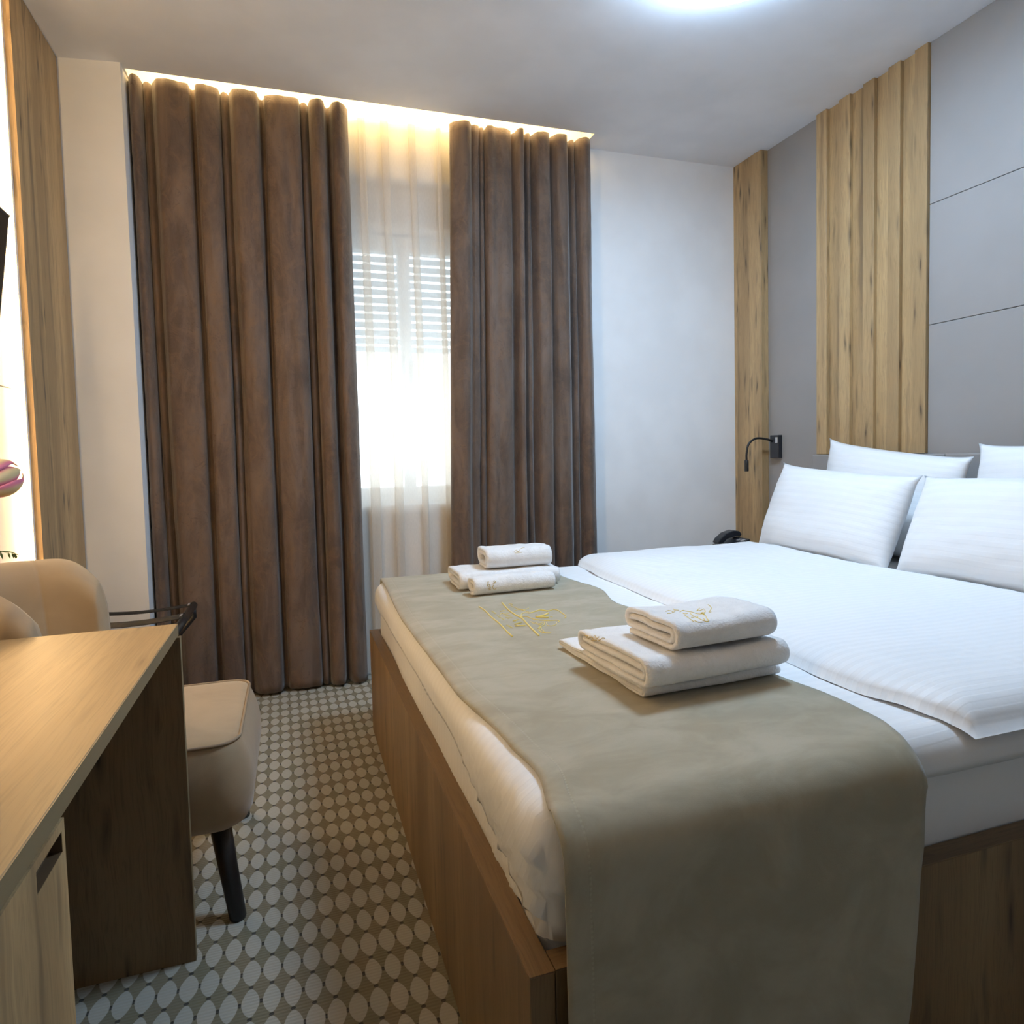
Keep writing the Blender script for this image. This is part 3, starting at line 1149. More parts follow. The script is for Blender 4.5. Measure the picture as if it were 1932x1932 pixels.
for (a, b, n) in (((285, 250), (375, 315), 6), ((400, 345), (480, 405), 5), ((490, 400), (550, 440), 4), ((590, 540), (720, 600), 8)):
    for k in range(n):
        x = a[0] + (b[0] - a[0]) * k / n
        y = a[1] + (b[1] - a[1]) * k / n
        emb.append([0.0008, (x, y), (x + 30, y - 12)])
embroider('embroidered_emblem', run, zs(emb, 900, 1130, S1), 0.0011, M['gold'], run)

# ------------------------------------------------------------------ duvet
DE = [(0.70, 1.055), (0.80, 1.075), (0.90, 1.050), (1.03, 1.034), (1.32, 1.050), (1.75, 1.098), (2.34, 1.118), (2.60, 1.150), (2.72, 1.19)]


def duvet():
    nu, nv = 120, 150
    X1, Y0, Y1 = 2.045, 0.803, 2.712
    base = TOP + 0.001
    top, bot, UV = [], [], []
    for i in range(nu):
        u = i / (nu - 1)
        for j in range(nv):
            v = j / (nv - 1)
            y = Y0 + (Y1 - Y0) * v
            xl = lerp_table(DE, y) + 0.004 * nz(y * 12, 2.2)
            x = xl + (X1 - xl) * u
            d = min((x - xl), (X1 - x) * 12.0, (y - Y0) * 1.0, (Y1 - y) * 1.0)
            w = 0.10
            k = min(1.0, d / w)
            th = 0.042 * math.sqrt(max(0, 1 - (1 - k) ** 2)) ** 0.9
            th += k * (0.010 * nz(x * 2.4, y * 2.4, 7.0) + 0.004 * nz(x * 7, y * 7, 4.0) + 0.0022 * nz(x * 16 + 8 * nz(x * 3, y * 3), y * 16, 9.0))
            th = max(th, 0.003 * (d > 0))
            # long hump towards the far edge, dip in the middle
            th += k * 0.012 * math.exp(-((y - 2.45) / 0.20) ** 2)
            # past the mattress side the cloth falls
            drop = 0.0
            if y < MY0 + 0.01:
                drop = ((MY0 + 0.01 - y) / 0.066) ** 1.6 * 0.022
            if y > MY1 - 0.01:
                drop = ((y - MY1 + 0.01) / 0.07) ** 1.6 * 0.05
            curl = 0.010 * max(0, nz(y * 6, 9.1)) * max(0, 1 - (x - xl) / 0.05)
            zb = base - drop + (curl if y > MY0 else 0)
            top.append((x, y, zb + th))
            bot.append((x, y, zb))
    n = nu * nv
    fs = grid_faces(nu, nv, 0) + grid_faces(nu, nv, n, True)
    for i in range(nu - 1):
        for j in (0, nv - 1):
            a, b = i * nv + j, (i + 1) * nv + j
            q = (a, b, b + n, a + n)
            fs.append(q[::-1] if j == 0 else q)
    for j in range(nv - 1):
        for i in (0, nu - 1):
            a, b = i * nv + j, i * nv + j + 1
            q = (a, b, b + n, a + n)
            fs.append(q if i == 0 else q[::-1])
    return mesh_obj('duvet', top + bot, fs, M['linen_y'], None, True)


tag(duvet(), 'puffy white duvet folded back over the head half of the bed', 'duvet')


# ------------------------------------------------------------------ pillows
def pillow(TL, TR, BL, BR, T, seed, label):
    TL, TR, BL, BR = map(Vector, (TL, TR, BL, BR))
    nu, nv = 44, 34
    nrm = (TR - TL).cross(BL - TL).normalized()
    if nrm.x > 0:
        nrm = -nrm
    W, Hh = (TR - TL).length, (BL - TL).length
    front, back, UV = [], [], []
    for i in range(nu):
        u = -1 + 2 * i / (nu - 1)
        for j in range(nv):
            v = -1 + 2 * j / (nv - 1)
            # sides pulled in between the pointed corners
            uu = u * (1 - (0.040 * (1 - abs(v) ** 7) + 0.02 * (1 - v * v)) * abs(u) ** 3)
            vv = v * (1 - (0.055 * (1 - abs(u) ** 8) + 0.035 * (1 - u * u)) * abs(v) ** 3)
            a, b = (uu + 1) / 2, (vv + 1) / 2
            p = BL * (1 - a) * (1 - b) + BR * a * (1 - b) + TL * (1 - a) * b + TR * a * b
            th = T / 2 * ((1 - abs(u) ** 3) * (1 - abs(v) ** 3)) ** 0.62 * 1.12
            th *= 0.90 + 0.10 * (1 - v)
            rim = min(1, (1 - abs(u)) * 6) * min(1, (1 - abs(v)) * 6)
            wr = 0.006 * nz(u * 2.2 + seed, v * 2.2, seed) + 0.0035 * nz(u * 6, v * 6 + seed, seed)
            cr = 0.005 * (1 - min(1, (1 - abs(u)) * 3) * min(1, (1 - abs(v)) * 3)) * nz(u * 14, v * 14, seed * 3) if rim > 0 else 0
            front.append(p + nrm * (th + (wr + cr) * rim))
            back.append(p - nrm * (th - wr * rim))
            UV.append((a * W, b * Hh))
    n = nu * nv
    fs = grid_faces(nu, nv, 0) + grid_faces(nu, nv, n, True)
    o = mesh_obj('pillow', front + back, fs, M['linen_uv'], None, True, UV + UV)
    bm = bmesh.new()
    bm.from_mesh(o.data)
    bmesh.ops.remove_doubles(bm, verts=bm.verts, dist=0.0004)
    bmesh.ops.recalc_face_normals(bm, faces=bm.faces)
    bm.to_mesh(o.data)
    bm.free()
    o.data.polygons.foreach_set('use_smooth', [True] * len(o.data.polygons))
    tag(o, label, 'pillow', 'white bed pillows')
    return o


PZ = TOP + 0.004
pillow((2.475, 2.590, 1.142), (2.470, 1.864, 1.050), (2.375, 2.590, PZ), (2.375, 1.864, PZ), 0.150, 1.3, 'white pillow leaning on the headboard below the oak slats')
pillow((2.255, 2.650, 1.030), (2.250, 1.892, 0.985), (2.085, 2.640, PZ), (2.075, 1.892, PZ), 0.190, 4.1, 'white striped pillow near the reading lamp, in front of the one below the slats')
pillow((2.475, 1.852, 1.100), (2.470, 1.120, 1.120), (2.375, 1.852, PZ), (2.375, 1.120, PZ), 0.150, 7.7, 'white pillow leaning on the headboard below the plain grey panels')
pillow((2.240, 1.882, 0.985), (2.230, 1.100, 1.010), (2.082, 1.880, PZ), (2.078, 1.100, PZ), 0.190, 9.9, 'large white striped pillow in front of the one below the grey panels')


# ------------------------------------------------------------------ towels
def towel(cx, cy, z0, length, width, height, ang, turns, label, group, seed, thick=0.012, flat=0.0, slack=0.0):
    """a strip folded over itself (racetrack spiral), extruded along its length"""
    hw, hh = width / 2, height / 2
    path = []
    N = 14
    lay = thick * 1.04

    def race(k):
        return max(0.004, hh - thick / 2 - k * lay), hw - thick / 2 - k * lay
    # start: loose end at the bottom back, run forward underneath
    for k in range(turns):
        r, w = race(k)
        c = w - r
        zc = 0.0
        for i in range(N + 1):           # bottom run, back to front
            path.append((c - 2 * c * i / N, zc - r))
        for i in range(1, N):            # front fold
            a = -math.pi / 2 - math.pi * i / N
            path.append((-c + r * math.cos(a), zc + r * math.sin(a)))
        for i in range(N + 1):           # top run
            path.append((-c + 2 * c * i / N, zc + r))
        r2, w2 = race(k + 1) if k + 1 < turns else (r - lay * 0.9, w)
        if k + 1 < turns:
            rr = (r + r2) / 2
            zc2 = zc + (r - rr)
            for i in range(1, N):        # back fold into the next layer
                a = math.pi / 2 - math.pi * i / N
                path.append((c + rr * math.cos(a), zc2 + rr * math.sin(a)))
    pts = [Vector((a, b)) for a, b in path]
    m = len(pts)
    nrm = []
    for i in range(m):
        d = (pts[min(i + 1, m - 1)] - pts[max(i - 1, 0)]).normalized()
        nrm.append(Vector((-d.y, d.x)))
    NX = 26
    ca, sa = math.cos(ang), math.sin(ang)
    V, Fc = [], []
    for s in range(NX + 1):
        t = s / NX
        lx = -length / 2 + length * t
        e = min(t, 1 - t) * length
        rnd = 1 - 0.30 * max(0, 1 - e / 0.010) ** 2
        if 0.024 < t * length < 0.034:
            rnd *= 0.86
        sag = slack * (4 * (t - 0.5) ** 2 - 0.5)
        for side in (1, -1):
            for i in range(m):
                q = pts[i] + nrm[i] * side * (thick / 2 * rnd)
                yy, zz = q.x, q.y
                n1 = nz(lx * 8 + seed, yy * 9, zz * 9 + seed)
                n2 = nz(lx * 30, yy * 30 + seed, zz * 30)
                yy *= 1 + 0.03 * n1
                top = 0.5 + zz / (2 * hh)
                zz += (0.006 * n1 + 0.0022 * n2 + sag) * max(0, top)
                xx = lx + 0.006 * nz(yy * 12 + seed, i * 0.05, t) * (1 if t > 0.5 else -1) * max(0, 1 - e / 0.05)
                zf = z0 + hh + zz
                V.append((cx + xx * ca - yy * sa, cy + xx * sa + yy * ca, max(zf, z0)))
    per = 2 * m
    for s in range(NX):
        for i in range(m - 1):
            a = s * per + i
            Fc.append((a, a + 1, a + 1 + per, a + per))
            b = s * per + m + i
            Fc.append((b + 1, b, b + per, b + 1 + per))
        a, b = s * per, s * per + m
        Fc.append((b, a, a + per, b + per))
        a, b = s * per + m - 1, s * per + 2 * m - 1
        Fc.append((a, b, b + per, a + per))
    for s in (0, NX):
        for i in range(m - 1):
            a, b = s * per + i, s * per + m + i
            q = (a, b, b + 1, a + 1)
            Fc.append(q if s == 0 else q[::-1])
    o = mesh_obj('folded_towel', V, Fc, M['towel'], None, True)
    return tag(o, label, 'towel', group)


RZ = TOP + 0.0105
# pile by the emblem (side of the bed facing the desk)
G = 'folded towels on the runner'
towA = towel(0.783, 1.322, RZ, 0.330, 0.392, 0.022, 0.04, 2, 'thin wide folded white towel at the bottom of the larger towel pile', G, 2.2, 0.0048)
towB = towel(0.774, 1.236, RZ + 0.0265, 0.340, 0.290, 0.054, 0.06, 2, 'large folded white towel in the middle of the larger towel pile', G, 5.5, 0.0118, slack=0.006)
towC = towel(0.806, 1.208, RZ + 0.0850, 0.250, 0.195, 0.054, 0.08, 2, 'small folded white towel with gold emblem on top of the larger pile', G, 8.3, 0.0120, slack=0.004)
# pile nearer the window
towD = towel(0.735, 2.365, RZ, 0.375, 0.220, 0.060, -0.03, 2, 'folded white towel lying under the pile near the curtain', G, 3.1, 0.012)
towE = towel(0.715, 2.200, RZ, 0.300, 0.085, 0.058, 0.05, 2, 'narrow rolled white towel with gold letters beside the pile near the curtain', G, 6.4, 0.010)
towF = towel(0.780, 2.365, RZ + 0.062, 0.250, 0.150, 0.070, -0.02, 2, 'small folded white towel on top of the pile near the curtain', G, 9.2, 0.012)

embC = [[(360, 465), (420, 445), (500, 455), (550, 485)], [(400, 520), (500, 510), (600, 460), (560, 400)], [(600, 430), (700, 435)],
        [(730, 480), (800, 440), (900, 460), (1010, 475), (1120, 510), (1210, 530), (1320, 530), (1390, 470), (1370, 420)],
        [(1170, 450), (1240, 380)], [(1170, 450), (1260, 440), (1350, 400)], [0.0018, (1280, 520), (1330, 505), (1350, 545)],
        [(1460, 290), (1530, 340), (1545, 400), (1480, 480), (1550, 480)],
        [(1000, 520), (1070, 580), (1130, 610), (1200, 640), (1300, 690), (1400, 725), (1480, 710), (1420, 640), (1400, 580), (1330, 550)],
        [(850, 560), (960, 640), (1090, 735)], [(1190, 590), (1200, 640)], [(1020, 625), (1100, 625)], [(1110, 710), (1200, 745), (1320, 740)], [(1350, 650), (1365, 690)],
        [(800, 510), (850, 530), (930, 520)]]
embroider('embroidered_emblem', towC, zs(embC, 1230, 1120, 0.07246), 0.0009, M['gold'], towC)
embB = [[(320, 458), (345, 465)], [(350, 480), (375, 472), (385, 490)], [(395, 460), (410, 480), (425, 470)], [(420, 500), (450, 480), (470, 482)], [(370, 495), (410, 495)], [(335, 470), (350, 485)]]
embroider('embroidered_letters', towB, zs(embB, 1020, 1080, 0.2588), 0.0010, M['gold_pale'], towB)
embE = [[(760, 570), (715, 650), (740, 740), (810, 765), (875, 720)], [(740, 400), (800, 380), (850, 420), (800, 480), (720, 520)], [(760, 440), (820, 450)],
        [(480, 500), (460, 570), (500, 620)], [(540, 520), (590, 580), (540, 640)], [(490, 560), (520, 560)], [(590, 640), (610, 690), (570, 690)], [(500, 740), (620, 760), (540, 810)], [(480, 400), (540, 405)], [(470, 450), (540, 460)]]
embroider('embroidered_letters', towE, zs(embE, 900, 1080, 0.0414), 0.0012, M['gold_pale'], towE)
embF = [[(1090, 215), (1130, 195), (1160, 220), (1200, 170), (1260, 150)], [(1100, 240), (1170, 235), (1220, 225)], [(1130, 215), (1180, 205)]]
embroider('embroidered_emblem', towF, zs(embF, 840, 1015, 0.119), 0.0010, M['gold_pale'], towF)

# ================================================================== DESK
DZ, DXF, DYE = 0.750, -0.250, 1.594
desk = thing('desk', 'oak writing desk with a door cabinet along the left wall', 'desk', (-0.56, 0.75, 0))
dt = box('desk_top', XL + 0.002, DXF, -0.55, DYE, DZ - 0.025, DZ, M['wood_y'], desk, 0.001, 1)
box('edge_band', DXF, DXF + 0.0012, -0.55, DYE, DZ - 0.0245, DZ - 0.0005, M['edge'], dt)
ep = box('end_panel', XL + 0.002, -0.2445, 1.574, 1.592, 0.0, DZ - 0.0265, M['wood_bed'], desk)
box('edge_band', -0.2445, -0.2435, 1.5742, 1.5918, 0.0, DZ - 0.0265, M['edge'], ep)
box('cabinet_body', XL + 0.002, -0.270, -0.54, 0.826, 0.04, DZ - 0.027, M['wood_z'], desk)
box('plinth', XL + 0.03, -0.30, -0.52, 0.81, 0.0, 0.04, M['wood_bed'], desk)


def door(y0, y1, z0, z1, hy0, hy1, hz0, hz1, x0, x1):
    """door slab with a sunk rectangular finger pull"""
    xr = x1 - 0.013
    ysv, zsv = [y0, hy0, hy1, y1], [z0, hz0, hz1, z1]
    V, Fc = [], []
    for y in ysv:
        for z in zsv:
            V.append((x1, y, z))

    def id_(i, j):
        return i * 4 + j
    for i in range(3):
        for j in range(3):
            if (i, j) != (1, 1):
                Fc.append((id_(i, j), id_(i + 1, j), id_(i + 1, j + 1), id_(i, j + 1)))
    b = len(V)
    for (y, z) in ((hy0, hz0), (hy1, hz0), (hy1, hz1), (hy0, hz1)):
        V.append((xr, y, z))
    ring = [id_(1, 1), id_(2, 1), id_(2, 2), id_(1, 2)]
    for k in range(4):
        Fc.append((ring[k], ring[(k + 1) % 4], b + (k + 1) % 4, b + k))
    c = len(V)
    for (y, z) in ((y0, z0), (y1, z0), (y1, z1), (y0, z1)):
        V.append((x0, y, z))
    o4 = [id_(0, 0), id_(3, 0), id_(3, 3), id_(0, 3)]
    outer = [[id_(i, 0) for i in range(4)], [id_(3, j) for j in range(4)], [id_(i, 3) for i in range(3, -1, -1)], [id_(0, j) for j in range(3, -1, -1)]]
    for k in range(4):
        Fc.append(tuple(outer[k][::-1]) + (c + k, c + (k + 1) % 4))
    Fc.append((c + 3, c + 2, c + 1, c))
    d = mesh_obj('door', V, Fc, M['wood_z'], desk)
    e = 0.0006
    q = [(x1 - 0.0004, hy0 + e, hz0 + e), (x1 - 0.0004, hy1 - e, hz0 + e), (x1 - 0.0004, hy1 - e, hz1 - e), (x1 - 0.0004, hy0 + e, hz1 - e),
         (xr + e, hy0 + e, hz0 + e), (xr + e, hy1 - e, hz0 + e), (xr + e, hy1 - e, hz1 - e), (xr + e, hy0 + e, hz1 - e)]
    mesh_obj('finger_pull', q, [(4, 5, 6, 7), (0, 4, 7, 3), (1, 2, 6, 5), (0, 1, 5, 4), (3, 7, 6, 2)], M['pull'], d)
    return d


door(0.392, 0.829, 0.045, DZ - 0.033, 0.744, 0.820, 0.683, 0.706, -0.2695, -0.2515)
door(-0.05, 0.388, 0.045, DZ - 0.033, -0.04, 0.036, 0.683, 0.706, -0.2695, -0.2515)

# ================================================================== CHAIR
ch = thing('shell_chair', 'beige velvet shell-back chair with black legs beside the desk', 'chair', (-0.42, 1.90, 0))


SX_0, SX_1, SY_0, SY_1 = -0.66, -0.114, 1.614, 2.150


def rr_outline(ins, rad=0.085, n=10):
    """rounded rectangle of the seat, drawn in by ins"""
    x0, x1, y0, y1 = SX_0 + ins, SX_1 - ins, SY_0 + ins, SY_1 - ins
    r = max(0.012, rad - ins)
    P = []
    for cx, cy, a0 in ((x1 - r, y1 - r, 0), (x0 + r, y1 - r, 1), (x0 + r, y0 + r, 2), (x1 - r, y0 + r, 3)):
        for k in range(n + 1):
            a = math.pi / 2 * (a0 + k / n)
            P.append((cx + r * math.cos(a), cy + r * math.sin(a)))
    return P


prof = [(0.16, 0.230), (0.085, 0.231), (0.045, 0.237), (0.020, 0.252), (0.007, 0.275), (0.001, 0.315), (0.002, 0.355), (0.010, 0.395), (0.020, 0.425),
        (0.027, 0.442), (0.034, 0.449), (0.050, 0.454), (0.090, 0.459), (0.17, 0.463), (0.25, 0.464)]
V, Fc = [], []
for ins, z in prof:
    for (x, y) in rr_outline(ins):
        V.append((x, y, z + 0.002 * nz(x * 9, y * 9, z * 9)))
NO = len(rr_outline(0))
for j in range(len(prof) - 1):
    for i in range(NO):
        a, b = j * NO + i, j * NO + (i + 1) % NO
        Fc.append((a, b, b + NO, a + NO))
Fc.append(tuple(range(NO - 1, -1, -1)))
Fc.append(tuple((len(prof) - 1) * NO + i for i in range(NO)))
seat = mesh_obj('seat', V, Fc, M['chair'], ch, True)
pp = [(x, y, 0.4475) for x, y in rr_outline(0.0285)]
tube('piping', pp + pp[:1], 0.0042, M['piping'], seat, 6)
for (fx, fy, tx, ty) in ((-0.166, 1.690, -0.205, 1.745), (-0.185, 2.185, -0.215, 2.05), (-0.62, 1.70, -0.58, 1.745), (-0.62, 2.10, -0.58, 2.05)):
    leg = tube('leg', [(fx, fy, 0.0), (fx, fy, 0.004), (fx + (tx - fx) * .5, fy + (ty - fy) * .5, 0.115), (tx, ty, 0.236)], 0.02, M['black'], ch, 20, [0.017, 0.0195, 0.022, 0.026])


def chair_back():
    """curved shell: plan arc x heights, with upright channels"""
    nu, nv = 170, 30
    th = 0.070
    V = []
    outer, inner = [], []
    yc, xc = 1.895, -0.52
    for i in range(nu):
        a = -1 + 2 * i / (nu - 1)            # -1 near wing, +1 far wing
        ang = a * math.radians(98)
        # plan: flattened arc behind the seat
        px = xc - 0.215 * max(math.cos(ang), -0.1) ** 0.9 if math.cos(ang) > 0 else xc - 0.215 * math.cos(ang) * 0.6
        py = yc + 0.252 * math.copysign(abs(math.sin(ang)) ** 0.82, a)
        nrm = Vector((-math.cos(ang) * 1.1, math.sin(ang), 0)).normalized()
        e = abs(a)
        ztop = 0.850 - 0.012 * e ** 2 - (0.150 * ((e - 0.70) / 0.30) ** 2.6 if e > 0.70 else 0)
        zbot = 0.30
        chan = 0.010 * abs(math.cos(a * 5 * math.pi / 2)) ** 0.22
        for j in range(nv):
            t = j / (nv - 1)
            z = zbot + (ztop - zbot) * t
            lean = -0.055 * t * max(0.0, math.cos(ang)) - 0.012 * t
            k = (max(0.0, 1 - max(0.0, (t - 0.86) / 0.14) ** 2.2)) ** 0.5
            kk = (max(0.0, 1 - max(0.0, (e - 0.90) / 0.10) ** 2.2)) ** 0.5
            half = th / 2 * max(0.02, k * kk)
            c = Vector((px + lean, py, z))
            inner.append(c - nrm * (half + chan * k * kk * min(1, t * 4)))
            outer.append(c + nrm * half)
    n = nu * nv
    fs = grid_faces(nu, nv, 0) + grid_faces(nu, nv, n, True)
    for i in range(nu - 1):
        for j in (0, nv - 1):
            a, b = i * nv + j, (i + 1) * nv + j
            q = (a, b, b + n, a + n)
            fs.append(q[::-1] if j == 0 else q)
    for j in range(nv - 1):
        for i in (0, nu - 1):
            a, b = i * nv + j, i * nv + j + 1
            q = (a, b, b + n, a + n)
            fs.append(q if i == 0 else q[::-1])
    o = mesh_obj('backrest', inner + outer, fs, M['chair'], ch, True)
    bm = bmesh.new()
    bm.from_mesh(o.data)
    bmesh.ops.recalc_face_normals(bm, faces=bm.faces)
    bm.to_mesh(o.data)
    bm.free()
    o.data.polygons.foreach_set('use_smooth', [True] * len(o.data.polygons))
    return o


chair_back()

# ================================================================== LUGGAGE RACK
lr = thing('luggage_rack', 'black folding luggage rack with webbing straps in front of the curtain', 'luggage rack', (-0.59, 2.72, 0))
RZ0 = 0.515
XA, XB = -0.405, -0.780
tube('top_bar', [(XA, 2.44, RZ0), (XA, 2.985, RZ0)], 0.015, M['black'], lr, 14)
tube('top_bar', [(XB, 2.44, RZ0), (XB, 2.985, RZ0)], 0.015, M['black'], lr, 14)
for y in (2.46, 2.965):
    s = 0.012 if y < 2.7 else -0.012
    tube('leg', [(XA, y, RZ0), (XA + 0.005, y, RZ0 - 0.04), (XB - 0.005, y, 0.03), (XB - 0.005, y, 0.008)], 0.011, M['black'], lr, 12)
    tube('leg', [(XB, y + s * 2, RZ0), (XB - 0.005, y + s * 2, RZ0 - 0.04), (XA + 0.005, y + s * 2, 0.03), (XA + 0.005, y + s * 2, 0.008)], 0.011, M['black'], lr, 12)
tube('stretcher', [(XB - 0.004, 2.46, 0.05), (XB - 0.004, 2.965, 0.05)], 0.009, M['black'], lr, 10)
tube('stretcher', [(XA + 0.004, 2.484, 0.05), (XA + 0.004, 2.941, 0.05)], 0.009, M['black'], lr, 10)
for y, hw_ in ((2.56, 0.05), (2.725, 0.045), (2.925, 0.028)):
    V, Fc = [], []
    NS = 16
    for k in range(NS + 1):
        t = k / NS
        x = XA + (XB - XA) * t
        z = RZ0 + 0.0165 - 0.014 * 4 * t * (1 - t)
        for dz in (0.0, -0.0022):
            for dy in (-hw_, hw_):
                V.append((x, y + dy, z + dz))
    for k in range(NS):
        a = k * 4
        for q in ((0, 1, 5, 4), (3, 2, 6, 7), (2, 0, 4, 6), (1, 3, 7, 5)):
            Fc.append(tuple(a + i for i in q))
    st = mesh_obj('strap', V, Fc, M['black_strap'], lr, True)
    box('clip', XA - 0.012, XA - 0.005, y - 0.020, y + 0.020, RZ0 + 0.0165, RZ0 + 0.0185, M['silver'], st)

# ================================================================== WALL LAMP, PHONE
wlmp = thing('reading_lamp', 'black gooseneck reading lamp on a square wall plate', 'lamp', (XW, 3.10, 1.04))
bp = box('wall_plate', XW - 0.028, XW - 0.0005, 3.056, 3.126, 1.044, 1.172, M['black_plastic'], wlmp, 0.003, 2)
box('switch', XW - 0.031, XW - 0.028, 3.061, 3.080, 1.128, 1.160, M['silver'], bp, 0.001, 1)
neck = spline([(XW - 0.027, 3.108, 1.138), (2.53, 3.108, 1.150), (2.46, 3.108, 1.156), (2.41, 3.108, 1.125), (2.396, 3.108, 1.075), (2.395, 3.108, 1.035)], 8)
tube('gooseneck', neck, 0.0062, M['black'], wlmp, 10)
tube('lamp_head', [(2.395, 3.108, 1.038), (2.395, 3.108, 1.034), (2.395, 3.108, 0.978), (2.395, 3.108, 0.974)], 0.011, M['black'], wlmp, 16, [0.009, 0.0115, 0.0115, 0.0105])

ns = thing('nightstand', 'oak nightstand under the telephone between bed and white wall', 'nightstand', (2.30, 3.05, 0))
box('body', 2.06, 2.54, 2.76, 3.24, 0.05, 0.455, M['wood_z'], ns, 0.001, 1)
box('top', 2.05, 2.543, 2.75, 3.25, 0.456, 0.480, M['wood_x'], ns, 0.001, 1)
nd = box('drawer', 2.045, 2.0595, 2.77, 3.23, 0.26, 0.445, M['wood_z'], ns, 0.001, 1)
tube('knob', [(2.045, 3.0, 0.35), (2.03, 3.0, 0.35)], 0.01, M['black'], nd, 10)

ph = thing('telephone', 'black desk telephone with its handset on the cradle behind the duvet', 'telephone', (2.28, 3.02, 0.481))
px0, px1, py0, py1 = 2.20, 2.33, 3.00, 3.15
mesh_obj('base', [(px0, py0, .481), (px1, py0, .481), (px1, py1, .481), (px0, py1, .481), (px0, py0, .575), (px1, py0, .613), (px1, py1, .613), (px0, py1, .575)],
         [(0, 3, 2, 1), (4, 5, 6, 7), (0, 1, 5, 4), (1, 2, 6, 5), (2, 3, 7, 6), (3, 0, 4, 7)], M['black_plastic'], ph)
hp = [(2.190, .590), (2.205, .612), (2.245, .640), (2.295, .653), (2.330, .648), (2.345, .630), (2.335, .614), (2.300, .620), (2.250, .608), (2.225, .588), (2.205, .582)]
nh = len(hp)
hv = [(x, 3.085, z) for x, z in hp] + [(x, 3.140, z) for x, z in hp]
hf = [tuple(range(nh)), tuple(range(2 * nh - 1, nh - 1, -1))] + [(i, nh + i, nh + (i + 1) % nh, (i + 1) % nh) for i in range(nh)]
add_bevel(mesh_obj('handset', hv, hf, M['black_plastic'], ph), 0.005, 2)
for (ya, yb) in ((3.015, 3.035), (3.045, 3.065)):
    mesh_obj('display', [(2.290, ya, .6015), (2.315, ya, .6088), (2.315, yb, .6088), (2.290, yb, .6015), (2.290, ya, .6030), (2.315, ya, .6103), (2.315, yb, .6103), (2.290, yb, .6030)],
             [(0, 3, 2, 1), (4, 5, 6, 7), (0, 1, 5, 4), (1, 2, 6, 5), (2, 3, 7, 6), (3, 0, 4, 7)], M['silver'], ph)

# ================================================================== TELEVISION
tv = thing('television', 'dark flat television tilted down on the cream left wall', 'television', (XL, 1.85, 1.2))
TVX, TVY, TVZ, TILT = -0.806, 2.507, 1.886, math.radians(7.5)


def tv_slab(name, x_in, x_out, y0, y1, z0, z1, mat, parent):
    """slab tilted about its top edge"""
    v, f = box_data(x_in, x_out, y0, y1, z0, z1)
    out = []
    for (x, y, z) in v:
        out.append((TVX + x * math.cos(TILT) + z * math.sin(TILT), y, TVZ + z * math.cos(TILT) - x * math.sin(TILT)))
    return mesh_obj(name, out, f, mat, parent)


tv_slab('body', -0.014, 0.0, TVY - 0.97, TVY, -0.42, 0.0, M['black_plastic'], tv)
tv_slab('screen', 0.0, 0.0015, TVY - 0.96, TVY - 0.010, -0.408, -0.010, M['screen'], tv)
box('wall_bracket', XL + 0.0005, XL + 0.014, 1.90, 2.15, 1.56, 1.70, M['black'], tv)

# ================================================================== FLOWERS
vx, vy = -0.645, 1.36
vase = thing('vase', 'white ceramic vase standing on the desk holding tulip and fern', 'vase', (vx, vy, DZ))
lathe('body', vx, vy, [(0.035, DZ + 0.0008), (0.045, DZ + 0.01), (0.052, DZ + 0.06), (0.040, DZ + 0.13), (0.028, DZ + 0.17), (0.032, DZ + 0.18), (0.026, DZ + 0.178), (0.022, DZ + 0.15)], M['ceramic'], vase, 28)
tul = thing('tulip', 'pink and cream tulip head leaning in front of the lit wall', 'flower', (vx, vy, DZ + 0.15))
tip = at_x(34, 888, -0.52)
base = at_x(-50, 924, -0.545)
axis = (tip - base)
L = axis.length
ax = axis.normalized()
side = ax.cross(Vector((0, 0, 1))).normalized()
upv = side.cross(ax)
tube('stem', spline([(vx, vy, DZ + 0.155), (vx - 0.01, vy + 0.01, DZ + 0.26), tuple(base - ax * 0.05 - Vector((0, 0, 0.03))), tuple(base + ax * 0.005)], 8), 0.004, M['leaf'], tul, 8)
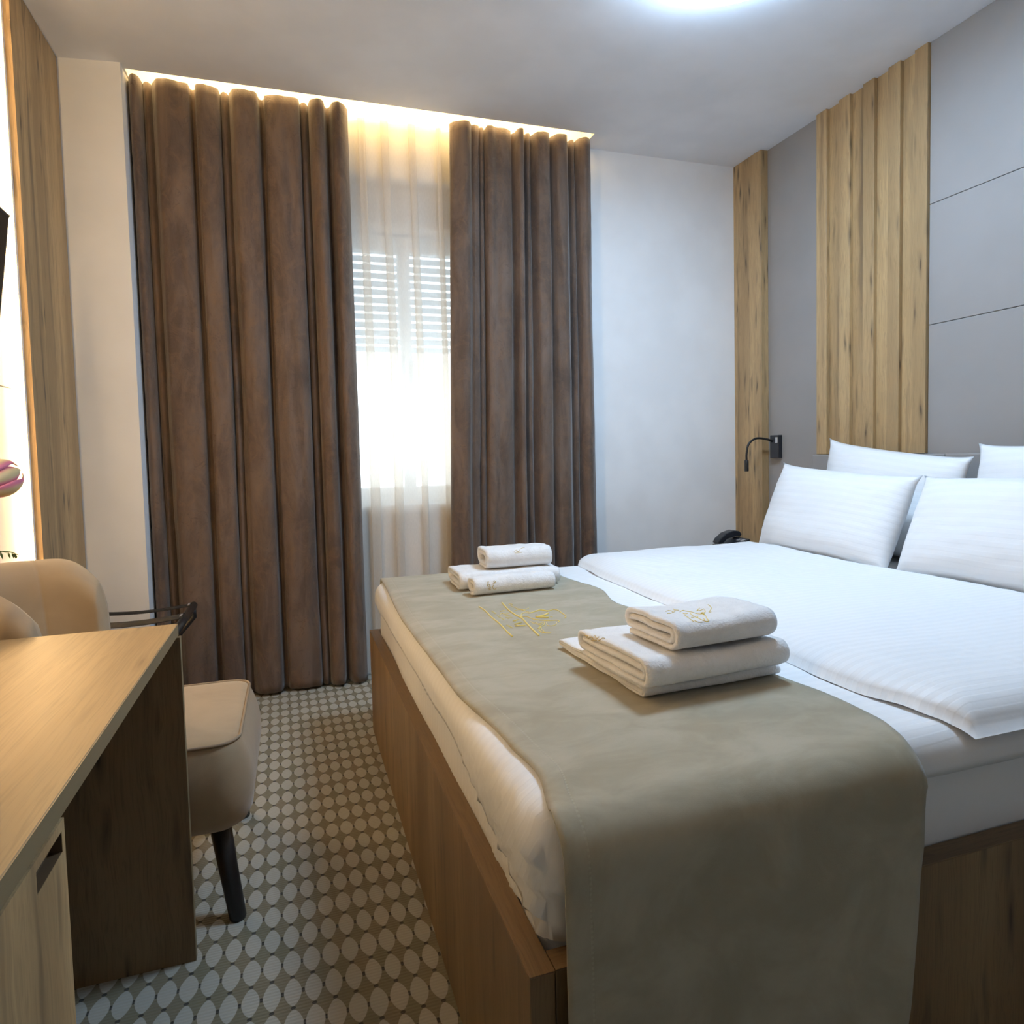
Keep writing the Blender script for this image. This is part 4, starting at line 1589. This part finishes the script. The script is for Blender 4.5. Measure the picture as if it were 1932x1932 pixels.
for k in range(6):
    a0 = 2 * math.pi * k / 6 + 0.4
    rr_ = 1.0 if k % 2 else 0.86
    V, UV, Fc = [], [], []
    NU, NV = 11, 14
    for i in range(NU):
        u = -1 + 2 * i / (NU - 1)
        for j in range(NV):
            v = j / (NV - 1)
            wid = 0.62 * math.sin(math.pi * min(1, v * 0.86 + 0.10)) ** 0.8 * (1 - v ** 5)
            rad = L * 0.26 * rr_ * (math.sin(math.pi * (0.06 + 0.88 * v)) ** 0.8) * (1 - 0.12 * u * u)
            an = a0 + u * wid
            p = base + ax * (L * v * (1.0 if k % 2 else 0.96)) + (side * math.cos(an) + upv * math.sin(an)) * rad
            V.append(p)
            UV.append((abs(u), v))
    pe = mesh_obj('petal', V, grid_faces(NU, NV), M['petal'], tul, True, UV)
    md = pe.modifiers.new('thickness', 'SOLIDIFY')
    md.thickness = 0.0012
fern = thing('fern_frond', 'green fern frond tip poking out of the vase on the desk', 'plant', (vx, vy, DZ + 0.15))
ft = at_x(33, 1046, -0.56)
fm = at_x(0, 1040, -0.575)
fs_ = spline([(vx, vy, DZ + 0.155), (vx + 0.005, vy + 0.03, DZ + 0.215), tuple(fm), tuple(ft)], 10)
tube('rachis', fs_, 0.0012, M['leaf'], fern, 6)
for i in range(12, len(fs_) - 1, 2):
    p = fs_[i]
    d = (fs_[min(i + 1, len(fs_) - 1)] - fs_[i - 1]).normalized()
    sz = 0.020 * (1 - (i - 12) / (len(fs_) - 10)) + 0.006
    for sg in (-1, 1):
        s2 = (Vector((0, 0, -1)) + d * 0.35).normalized() if sg < 0 else (d.cross(Vector((0, 0, 1))) * 0.8 + d * 0.4 + Vector((0, 0, -0.3))).normalized()
        w = d * 0.0035
        tk = Vector((0.0006, 0, 0))
        V = [p, p + s2 * sz * 0.5 + w, p + s2 * sz, p + s2 * sz * 0.5 - w]
        V = V + [q + tk for q in V]
        mesh_obj('leaflet', V, [(0, 1, 2, 3), (7, 6, 5, 4), (0, 4, 5, 1), (1, 5, 6, 2), (2, 6, 7, 3), (3, 7, 4, 0)], M['leaf'], fern)
